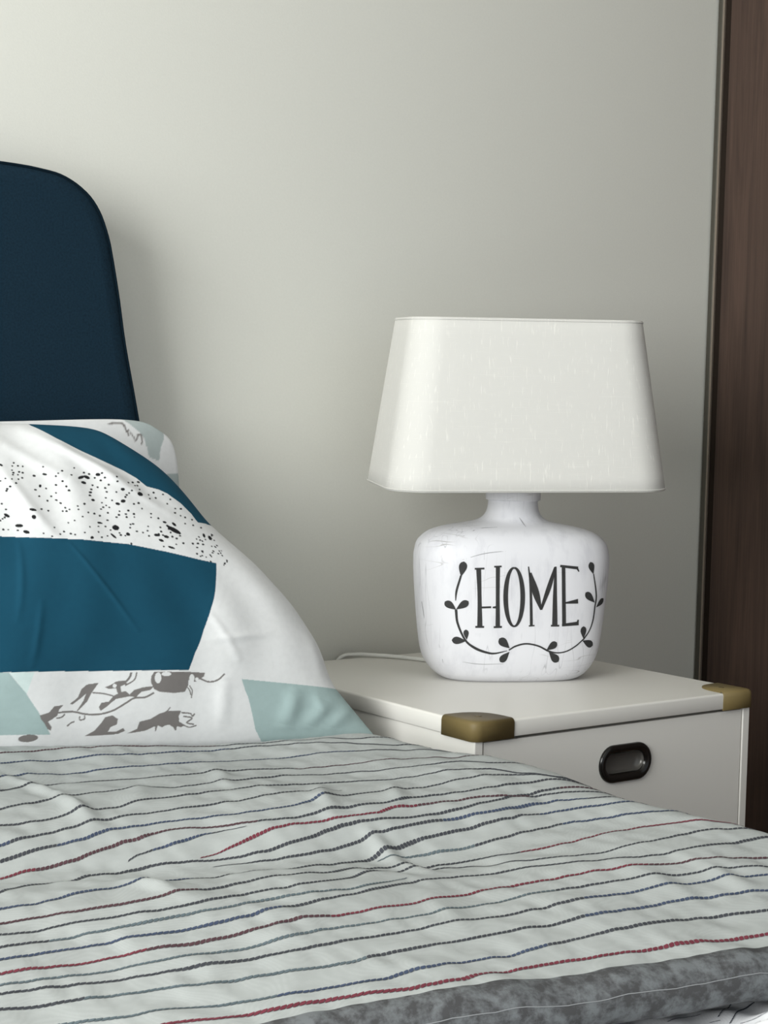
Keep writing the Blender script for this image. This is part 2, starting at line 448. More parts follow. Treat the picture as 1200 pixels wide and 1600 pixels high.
# ------------------------------------------------------------------ table lamp
LX, LY, LR = .263, .2425, math.radians(-26)
lamp = empty('table_lamp', (LX, LY, TOP), LR)
tag(lamp, 'white ceramic table lamp reading HOME with linen shade, standing on the nightstand', 'lamp')
PROF = [  # z, half width, half depth, exponent
 (0.0000, .0860, .0430, 3.0), (.0006, .0890, .0455, 3.0), (.0040, .0965, .0515, 3.0), (.0120, .1065, .0590, 2.9), (.0280, .1170, .0655, 2.8),
 (.0500, .1225, .0690, 2.8), (.0910, .1275, .0715, 2.8), (.1340, .1312, .0730, 2.8), (.1600, .1322, .0735, 2.8), (.1720, .1312, .0728, 2.75),
 (.1840, .1275, .0700, 2.7), (.1950, .1160, .0635, 2.6), (.2010, .1020, .0570, 2.5), (.2050, .0860, .0500, 2.4), (.2085, .0660, .0430, 2.25),
 (.2120, .0500, .0385, 2.1), (.2170, .0410, .0355, 2.05), (.2240, .0360, .0338, 2.0), (.2320, .0340, .0330, 2.0), (.2390, .0336, .0328, 2.0),
 (.2400, .0362, .0352, 2.0), (.2420, .0370, .0360, 2.0), (.2600, .0370, .0360, 2.0), (.2630, .0355, .0345, 2.0), (.2630, .0100, .0100, 2.0)]
_pz = np.array([p[0] for p in PROF]); _pw = np.array([p[1] for p in PROF]); _pd = np.array([p[2] for p in PROF]); _pn = np.array([p[3] for p in PROF])
def sup_ring(wd_, dp_, n_, z, cnt=128):
    out = []
    for k in range(cnt):
        a = 2 * math.pi * k / cnt; c, s = math.cos(a), math.sin(a)
        # polar form keeps points evenly spread
        r = (abs(c / wd_) ** n_ + abs(s / dp_) ** n_) ** (-1 / n_)
        out.append((r * c, r * s, z))
    return out
def bottle_levels():
    P = smooth_path([np.array(p) for p in PROF[:-2]], 5)
    return [tuple(p) for p in P] + [PROF[-2], PROF[-1]]
rings = [sup_ring(wd_, dp_, n_, z) for z, wd_, dp_, n_ in bottle_levels()]
bottle = loft_obj('ceramic_body', rings, M_ceramic, lamp)
def front_y(x, z):
    wq, dq, nq = np.interp(z, _pz, _pw), np.interp(z, _pz, _pd), np.interp(z, _pz, _pn)
    return -dq * max(0.0, 1 - abs(x / wq) ** nq) ** (1 / nq)

# carved, dark painted lettering and vine (coordinates on the bottle's front, metres)
LETTERS = [
 ('H', [([(-0.06325, 0.15346), (-0.06076, 0.11631), (-0.05877, 0.07659)], [0.00629, 0.00511, 0.00668]), ([(-0.06821, 0.15276), (-0.05571, 0.15342)], [0.00236, 0.00236]), ([(-0.06454, 0.07646), (-0.05315, 0.07669)], [0.00256, 0.00256]), ([(-0.03819, 0.15662), (-0.037, 0.11864), (-0.03527, 0.07691)], [0.0055, 0.00491, 0.0059]), ([(-0.0431, 0.15597), (-0.03324, 0.15649)], [0.00216, 0.00216]), ([(-0.0406, 0.07646), (-0.02971, 0.07694)], [0.00256, 0.00256]), ([(-0.05752, 0.10224), (-0.04505, 0.10283)], [0.00256, 0.00256]), ([(-0.04307, 0.10246), (-0.03757, 0.10291)], [0.00197, 0.00354])]),
 ('O', [([(-0.01641, 0.15489), (-0.0134, 0.15361), (-0.0105, 0.14979), (-0.00789, 0.1437), (-0.00576, 0.13575), (-0.00424, 0.12646), (-0.00345, 0.11649), (-0.00343, 0.1065), (-0.00419, 0.09717), (-0.00567, 0.08915), (-0.00778, 0.08299), (-0.01038, 0.07911), (-0.0133, 0.07779), (-0.01633, 0.0791), (-0.01927, 0.08297), (-0.02191, 0.08911), (-0.02406, 0.09711), (-0.02558, 0.10641), (-0.02637, 0.11637), (-0.02637, 0.12634), (-0.02559, 0.13562), (-0.02408, 0.14359), (-0.02194, 0.14971), (-0.01933, 0.15356), (-0.01641, 0.15489)], [0.00236, 0.00314, 0.00407, 0.00495, 0.00567, 0.00613, 0.00629, 0.00613, 0.00567, 0.00495, 0.00407, 0.00314, 0.00236, 0.00314, 0.00407, 0.00495, 0.00567, 0.00613, 0.00629, 0.00613, 0.00567, 0.00495, 0.00407, 0.00314, 0.00236])]),
 ('M', [([(0.00289, 0.1566), (0.00679, 0.12873), (0.00995, 0.07898)], [0.00157, 0.00315, 0.00393]), ([(0.00561, 0.14838), (0.01393, 0.12285), (0.02226, 0.09957)], [0.00315, 0.00904, 0.00236]), ([(0.02224, 0.09996), (0.0317, 0.12879), (0.03949, 0.15598)], [0.00315, 0.00629, 0.00315]), ([(0.04009, 0.15677), (0.04062, 0.11889), (0.0423, 0.07843)], [0.00236, 0.0055, 0.00747]), ([(0.03687, 0.07848), (0.04863, 0.07835)], [0.00236, 0.00236]), ([(0.00653, 0.07819), (0.01423, 0.07878)], [0.00177, 0.00177])]),
 ('E', [([(0.05092, 0.15833), (0.05302, 0.11881), (0.05545, 0.07804)], [0.00511, 0.00511, 0.0055]), ([(0.04632, 0.15755), (0.07214, 0.15461)], [0.00315, 0.00393]), ([(0.06989, 0.15583), (0.07366, 0.14984)], [0.00315, 0.00157]), ([(0.05478, 0.10848), (0.07424, 0.11051)], [0.00177, 0.00629]), ([(0.05241, 0.07909), (0.07679, 0.08088)], [0.00354, 0.00511]), ([(0.07458, 0.08016), (0.07583, 0.08572)], [0.00393, 0.00197])]),
]
VINES = [
 ([(-0.08522, 0.14343), (-0.09002, 0.12322), (-0.09064, 0.11022)], [0.00236, 0.00256, 0.00098]),
 ([(-0.08982, 0.09843), (-0.08685, 0.08), (-0.07625, 0.05827), (-0.06281, 0.04793), (-0.04796, 0.04262), (-0.03706, 0.04152), (-0.02091, 0.04519)], [0.00315, 0.00275, 0.00256, 0.00334, 0.00295, 0.00236, 0.00079]),
 ([(-0.01895, 0.04599), (-0.00958, 0.05158), (0.00445, 0.05454), (0.02095, 0.05148), (0.03586, 0.04433), (0.04867, 0.04189), (0.06144, 0.0438), (0.07424, 0.05042), (0.08515, 0.05879)], [0.00177, 0.00216, 0.00216, 0.00216, 0.00236, 0.00177, 0.00177, 0.00177, 0.00177]),
 ([(0.08518, 0.05838), (0.09398, 0.06957), (0.09923, 0.08334), (0.1012, 0.10136), (0.10264, 0.11735), (0.0964, 0.14607)], [0.00216, 0.00177, 0.00216, 0.00216, 0.00236, 0.00157]),
]
LEAVES = [
 ((-0.08517, 0.14226), (-0.08205, 0.1619), 0.00983),
 ((-0.08982, 0.09843), (-0.10346, 0.10825), 0.00904),
 ((-0.08947, 0.09885), (-0.07465, 0.11006), 0.00904),
 ((-0.07546, 0.0575), (-0.09313, 0.05778), 0.00944),
 ((-0.0748, 0.05951), (-0.07651, 0.07253), 0.00629),
 ((-0.01831, 0.04879), (-0.03258, 0.06148), 0.01061),
 ((-0.018, 0.04359), (-0.02939, 0.03002), 0.00944),
 ((0.03265, 0.04577), (0.04646, 0.05602), 0.00944),
 ((0.03638, 0.04291), (0.05066, 0.02979), 0.01022),
 ((0.09592, 0.14609), (0.09045, 0.16215), 0.00865),
 ((0.10024, 0.10785), (0.08497, 0.12176), 0.00904),
 ((0.10382, 0.10117), (0.11685, 0.11164), 0.00747),
 ((0.08554, 0.05998), (0.0844, 0.07656), 0.00865),
 ((0.08432, 0.05721), (0.10207, 0.04932), 0.00944),
]
CRACKS = [
 ([(-0.08398, 0.16401), (-0.05425, 0.17307), (-0.01359, 0.17775)], [0.00027, 0.0009, 0.00036]),
 ([(0.03003, 0.17772), (0.05255, 0.17965), (0.07797, 0.17682)], [0.0003, 0.001, 0.0004]),
 ([(-0.13169, 0.16783), (-0.12715, 0.16677), (-0.11837, 0.16649)], [0.00020999999999999998, 0.0007, 0.00028000000000000003]),
 ([(-0.05605, 0.19074), (-0.05615, 0.16475)], [0.00017999999999999998, 0.00023999999999999998]),
 ([(-0.07813, 0.02907), (-0.05564, 0.02662), (-0.02485, 0.02732)], [0.00024, 0.0008, 0.00032]),
 ([(-0.10736, 0.05053), (-0.10382, 0.03701), (-0.10001, 0.02303)], [0.00017999999999999998, 0.0006, 0.00023999999999999998]),
 ([(-0.00057, 0.21817), (0.0028, 0.21259), (0.00552, 0.20699)], [0.00035999999999999997, 0.0012, 0.00047999999999999996]),
 ([(-0.12983, 0.12204), (-0.1255, 0.09417), (-0.12245, 0.0711)], [0.00015, 0.0005, 0.0002]),
 ([(-0.0898, 0.18968), (-0.06073, 0.20279), (-0.03308, 0.20578)], [0.00017999999999999998, 0.0006, 0.00023999999999999998]),
]

def ribbon(bm, path, widths, n=6, off=.0006):
    """band that follows the curved front of the bottle; path in (x,z), widths per point"""
    pw = smooth_path([np.array([*p, w_]) for p, w_ in zip(path, widths)], n) if len(path) > 2 else \
        [np.array([*path[0], widths[0]]) * (1 - k / n) + np.array([*path[1], widths[1]]) * (k / n) for k in range(n + 1)]
    rows = []
    for i, p in enumerate(pw):
        a, b = pw[max(i - 1, 0)], pw[min(i + 1, len(pw) - 1)]
        t = (b - a)[:2]; t = t / (np.linalg.norm(t) + 1e-12); nn = np.array([-t[1], t[0]])
        row = []
        for q in np.linspace(-.5, .5, 4):
            x, z = p[:2] + nn * q * p[2]
            row.append(bm.verts.new((x, front_y(x, z) - off, z)))
        rows.append(row)
    for a, b in zip(rows[:-1], rows[1:]):
        for i in range(3): bm.faces.new((a[i], a[i + 1], b[i + 1], b[i]))
def leaf(bm, base, tip, wid, off=.0007):
    b, t = np.array(base), np.array(tip); ax = t - b; L = np.linalg.norm(ax); ax /= L; nn = np.array([-ax[1], ax[0]])
    rows = []
    for k in range(13):
        q = k / 12; p = b + ax * L * q
        hw = wid / 2 * (math.sin(math.pi * q ** 1.7) ** .6 if 0 < q < 1 else 0) + .0002
        rows.append([bm.verts.new(((p + nn * hw * s)[0], front_y(*(p + nn * hw * s)) - off, (p + nn * hw * s)[1])) for s in (-1, -.4, .4, 1)])
    for a, c in zip(rows[:-1], rows[1:]):
        for i in range(3): bm.faces.new((a[i], a[i + 1], c[i + 1], c[i]))
for ch, strokes in LETTERS:
    bm = bmesh.new()
    for pts, ws in strokes: ribbon(bm, pts, ws)
    from_bm('letter', bm, M_ink, bottle, True)['label'] = 'dark carved letter ' + ch
for pts, ws in VINES:
    bm = bmesh.new(); ribbon(bm, pts, ws, 8)
    from_bm('vine_stem', bm, M_ink, bottle, True)
for b_, t_, w_ in LEAVES:
    bm = bmesh.new(); leaf(bm, b_, t_, w_)
    from_bm('vine_leaf', bm, M_ink, bottle, True)

M_crack = plain('grey_glaze_line', lin(150, 150, 152), .6)
for pts, ws in CRACKS:
    bm = bmesh.new(); ribbon(bm, pts, ws, 6, .0003)
    from_bm('glaze_crack', bm, M_crack, bottle, True)

# shade: rounded rectangular frustum of linen with rolled rims
def rrect(hw, hd, r, z, seg=10, ne=8):
    pts = []
    for cx, cy, a0 in ((hw - r, hd - r, 0), (-hw + r, hd - r, math.pi / 2), (-hw + r, -hd + r, math.pi), (hw - r, -hd + r, 1.5 * math.pi)):
        for k in range(seg + 1):
            a = a0 + math.pi / 2 * k / seg; pts.append((cx + r * math.cos(a), cy + r * math.sin(a)))
    # add points along the straight edges
    out = []
    for i, p in enumerate(pts):
        q = pts[(i + 1) % len(pts)]
        out.append(p)
        if math.dist(p, q) > .04:
            for k in range(1, ne): out.append((p[0] + (q[0] - p[0]) * k / ne, p[1] + (q[1] - p[1]) * k / ne))
    return [(x, y, z) for x, y in out]
SZ0, SZ1 = .2595, .4805
def shade_ring(t, ins=0.0, z=None):
    hw = .1890 + (.1575 - .1890) * t - ins; hd = .1100 + (.0830 - .1100) * t - ins; r = .050 + (.042 - .050) * t - ins
    return rrect(hw, hd, r, SZ0 + (SZ1 - SZ0) * t if z is None else z)
rings = [shade_ring(k / 12) for k in range(13)] + [shade_ring(1, .0012, SZ1 + .0008), shade_ring(1, .0024, SZ1)] + [shade_ring(k / 12, .0024) for k in range(11, -1, -1)] + [shade_ring(0, .0012, SZ0 - .0008), shade_ring(0)]
rings = rings[:-1]
V, F, n = loft(rings + [rings[0]])
nr = len(rings)
F = [tuple((i % (nr * n)) for i in f) for f in F]; V = V[:nr * n]
shade = from_np('lamp_shade', V, F, M_shade, lamp)
tilt = Matrix.Translation((0, 0, .36)) @ Matrix.Rotation(math.radians(-1.0), 4, 'Y') @ Matrix.Rotation(math.radians(2.2), 4, 'X') @ Matrix.Translation((0, 0, -.36))
shade.matrix_local = tilt     # the shade sits slightly crooked on its carrier
shade.data.validate()
rim = tube_obj('shade_rim', [Vector(p) for p in shade_ring(1, -.0004, SZ1 - .002)], .0009, M_shade, shade, 6, True)
tube_obj('shade_rim', [Vector(p) for p in shade_ring(0, -.0004, SZ0 + .002)], .0009, M_shade, shade, 6, True)
# socket, bulb and carrier inside the shade
def lathe(name, prof, mat, parent, n=24):
    return loft_obj(name, [[(r * math.cos(2 * math.pi * k / n), r * math.sin(2 * math.pi * k / n), z) for k in range(n)] for r, z in prof], mat, parent)
lathe('socket', [(.016, .262), (.016, .30), (.018, .302), (.018, .322), (.013, .324)], M_cord, lamp)
lathe('bulb', [(.012, .322), (.013, .332), (.022, .35), (.029, .37), (.029, .385), (.022, .404), (.010, .412), (.001, .413)], M_bulb, lamp)
for a in (0, math.pi):
    tube_obj('shade_carrier', [(.017 * math.cos(a), 0, .306), (.10 * math.cos(a), 0, .302), (.176 * math.cos(a), 0, .268)], .0016, M_alu, lamp)
# power cord: leaves the back of the base, lies on the top and drops behind the nightstand
ci = Matrix.Rotation(-LR, 3, 'Z')
def to_lamp(x, y, z):
    v = ci @ Vector((x - LX, y - LY, 0)); return (v.x, v.y, z)
cp = smooth_path([(.262, .296, .010), (.255, .33, .006), (.246, .385, .0036), (.228, .432, .0036), (.205, .462, .0040), (.178, .478, .0048), (.158, .484, .001), (.148, .489, -.02), (.143, .489, -.06)], 8)
tube_obj('power_cord', [to_lamp(*p) for p in cp], .0029, M_cord, lamp)

# ------------------------------------------------------------------ bed: headboard, base
XC = -.86                                            # middle of the bed
bed = empty('bed', (XC, 0, 0))
tag(bed, 'bed with a tall rounded navy fabric headboard against the wall', 'bed')
half = [(-.100, -.36), (-.118, -.15), (-.150, .0), (-.1800, .15), (-.2178, .3367), (-.2375, .4266), (-.2475, .485), (-.2575, .535), (-.2640, .560), (-.2760, .588), (-.294, .609), (-.3215, .6245), (-.352, .6305), (-.408, .6335), (-.60, .636), (-.86, .637)]
half = [tuple(p) for p in smooth_path([np.array(p) for p in half], 4)]
out = [(x - XC, z + TOP) for x, z in half]; out = out + [(-x, z) for x, z in out[-2::-1]]
hy0, hy1 = .404, .488
def hb_ring(ins, y):
    P = [np.array(p) for p in out]; cen = np.array((0, .75)); res = []
    n_ = len(P)
    for i, p in enumerate(P):
        t = P[min(i + 1, n_ - 1)] - P[max(i - 1, 0)]; t /= np.linalg.norm(t); nn = np.array([-t[1], t[0]])
        q = p + nn * ins
        res.append((q[0], y, q[1]))
    return res
rings = [hb_ring(.02, hy0 - .004), hb_ring(.008, hy0 - .002), hb_ring(.003, hy0 + .001), hb_ring(0, hy0 + .006), hb_ring(0, hy1 - .006), hb_ring(.004, hy1), ]
hb = loft_obj('headboard', rings, M_navy, bed, False)
for f in hb.data.polygons: f.use_smooth = len(f.vertices) == 4
tube_obj('piping', [Vector(p) for p in hb_ring(.0012, hy0 + .0015)], .0018, M_navyp, hb, 8)
box('bed_base', (-.76, .76, -1.62, .40, .10, .30), M_base, bed, .01)
for x in (-.70, .66):
    for y in (-1.58, .32):
        box('leg', (x, x + .05, y, y + .05, 0, .10), M_gap, bed)

mt_ = box('mattress', (XC - .757, XC + .757, -1.62, .395, .30, TOP - .088), M_mattress, None, .02, 3)
tag(mt_, 'white mattress lying on the bed under the striped duvet', 'mattress')

# ------------------------------------------------------------------ sine-sum noise for cloth
def wnoise(seed, lo, hi, n=14):
    r = np.random.default_rng(seed); wl = np.exp(r.uniform(np.log(lo), np.log(hi), n)); an = r.uniform(0, 2 * np.pi, n); ph = r.uniform(0, 2 * np.pi, n)
    kx, ky = 2 * np.pi / wl * np.cos(an), 2 * np.pi / wl * np.sin(an); am = (wl / hi) ** .9
    def f(x, y):
        s = 0
        for i in range(n): s = s + am[i] * np.sin(kx[i] * x + ky[i] * y + ph[i])
        return s / np.sqrt((am ** 2).sum() / 2) / 2
    return f
def seg_d(x, y, a, b):
    ax, ay = a; bx, by = b; L2 = (bx - ax) ** 2 + (by - ay) ** 2
    t = np.clip(((x - ax) * (bx - ax) + (y - ay) * (by - ay)) / L2, 0, 1)
    return np.hypot(x - ax - t * (bx - ax), y - ay - t * (by - ay)), t

# ------------------------------------------------------------------ duvet
RS, UX = .07, -.105            # side roll radius, where the roll starts
def head_Y(X): return np.interp(X, [-1.6, -.55, -.30, -.05], [.27, .265, .20, .12])
def foot_Y(X): return -.678 - .2 * (X + .304)
RF = .019                       # foot roll radius (the duvet's thick edge)
n_big, n_mid, n_small = wnoise(3, .22, .5), wnoise(5, .06, .16), wnoise(11, .018, .05, 20)
VX = [-1.6, -.716, -.671, -.522, -.314, -.082, -.02]; VY = [.0, -.185, -.205, -.254, -.337, -.342, -.39]
WRK = [((-.542, .10), (-.531, .045), .004, .010), ((-.531, .045), (-.533, -.025), .0055, .010), ((-.533, -.025), (-.556, -.14), .006, .010),
       ((-.352, -.275), (-.371, -.378), .0055, .0095), ((-.302, -.12), (-.362, -.225), .004, .009), ((-.333, .02), (-.375, -.07), .004, .009),
       ((-.241, -.155), (-.288, -.235), .004, .009), ((-.60, -.29), (-.597, -.375), .004, .010), ((-.44, -.02), (-.49, -.10), .003, .012),
       ((-.65, .05), (-.64, -.06), .004, .012), ((-.42, -.44), (-.46, -.52), .002, .012), ((-.25, -.48), (-.27, -.57), .0025, .012), ((-.20, -.52), (-.225, -.61), .0025, .010)]
def duvet_z(X, Y):
    yv = np.interp(X, VX, VY); d = Y - yv
    z = -.020 - .013 * np.clip((-.10 - X) / .25, 0, 1) * np.exp(-(d / .055) ** 2) + .010 * np.exp(-((d - .16) / .10) ** 2) + .006 * np.exp(-((d + .13) / .09) ** 2)
    z = z + .005 * n_big(X, Y) * np.clip((-.06 - X) / .2, .15, 1) + .0015 * n_mid(X * 1.0, Y * .6) + .0008 * n_small(X, Y * .7) + .009 * np.clip((X + .26) / .15, 0, 1) * np.clip((.06 - Y) / .15, 0, 1) + .012 * np.clip((-.40 - X) / .2, 0, 1) * np.clip((Y + .05) / .2, 0, 1)
    for a, b, h, wd_ in WRK:
        dd, t = seg_d(X, Y, a, b); z = z + h * np.exp(-(dd / wd_) ** 2) * (np.sin(np.pi * np.clip(t, .08, .92)) ** .5)
    hd = head_Y(X) - Y                                   # thin out towards the head edge
    z = z - .030 * np.exp(-np.clip(hd, 0, 9) / .022) + .006 * np.exp(-((hd - .07) / .06) ** 2)
    return z
def duvet_pt(u, v, off=0.0):
    """u: metres across (rolls down the bed's right and left side), v: metres from the head edge (rolls under at the foot)"""
    u = np.asarray(u, float); v = np.asarray(v, float)
    uu = np.where(u > XC, u, 2 * XC - u); sg = np.where(u > XC, 1.0, -1.0)
    th = np.clip((uu - UX) / RS, 0, np.pi / 2)
    Xo = np.where(uu > UX, UX + RS * np.sin(th), uu); drop = np.where(uu > UX, RS * (1 - np.cos(th)), 0) + np.clip(uu - UX - RS * np.pi / 2, 0, None)
    X = np.where(sg > 0, Xo, 2 * XC - Xo)
    Yh, Yf = head_Y(X), foot_Y(X); Ln = Yh - Yf
    Lt = np.clip(v, None, Ln); Y = Yh - Lt
    ph = np.clip((v - Ln) / RF, 0, np.pi); ex = np.clip(v - Ln - RF * np.pi, 0, None)
    hz = duvet_z(X, Y) + off
    rr = RF + off
    nx, nz = np.sin(th) * sg, np.cos(th)
    Yo = Y - rr * np.sin(ph) + ex
    # thickness direction: local normal of the side roll
    dn = (1 - np.cos(ph)) * rr
    h = hz - dn
    return np.stack([X + nx * (h + .02), Yo, TOP - .02 - drop + nz * (h + .02)], -1)
def duvet_len(u):
    X = np.minimum(u, UX + RS); return head_Y(X) - foot_Y(X)

def dashes(fn, path, cs, pitch, la, wv, skew=.8, off=.0005):
    """rope-like printed stripe: slanted dashes along a path in (u,v)"""
    P = np.array(path); sl = np.r_[0, np.cumsum(np.hypot(*np.diff(P, axis=0).T))]
    n_ = int(sl[-1] / pitch); s = (np.arange(n_) + .5) * pitch
    cu, cv = np.interp(s, sl, P[:, 0]), np.interp(s, sl, P[:, 1])
    du = np.interp(s + .004, sl, P[:, 0]) - np.interp(s - .004, sl, P[:, 0]); dv = np.interp(s + .004, sl, P[:, 1]) - np.interp(s - .004, sl, P[:, 1])
    L = np.hypot(du, dv) + 1e-9; tu, tv = du / L, dv / L; nu, nv_ = tv, -tu           # n points towards the head (-v)
    wj = 1 + .16 * np.sin(s * 23 + 1.3) + .10 * np.sin(s * 61)
    wj = wj * np.clip(np.minimum(s, sl[-1] - s) / .06, .30, 1)
    aa = [(-.5, -.35), (-.2, -.5), (.5, -.35), (.5, .35), (.2, .5), (-.5, .35)]        # soft hexagon
    pts = []
    for a, b in aa:
        al = a * la + b * wv * skew; bl = b * wv * wj
        pts.append(fn(cu + tu * al + nu * bl, cv + tv * al + nv_ * bl, off))
    V = np.stack(pts, 1).reshape(-1, 3); F = np.arange(len(V)).reshape(-1, 6)
    c = np.array(cs)[np.minimum((s / sl[-1] * len(cs)).astype(int), len(cs) - 1)]
    c = c * (1 + RNG.uniform(-.12, .12, (n_, 1)))
    return V, F, np.repeat(c, 6, 0)

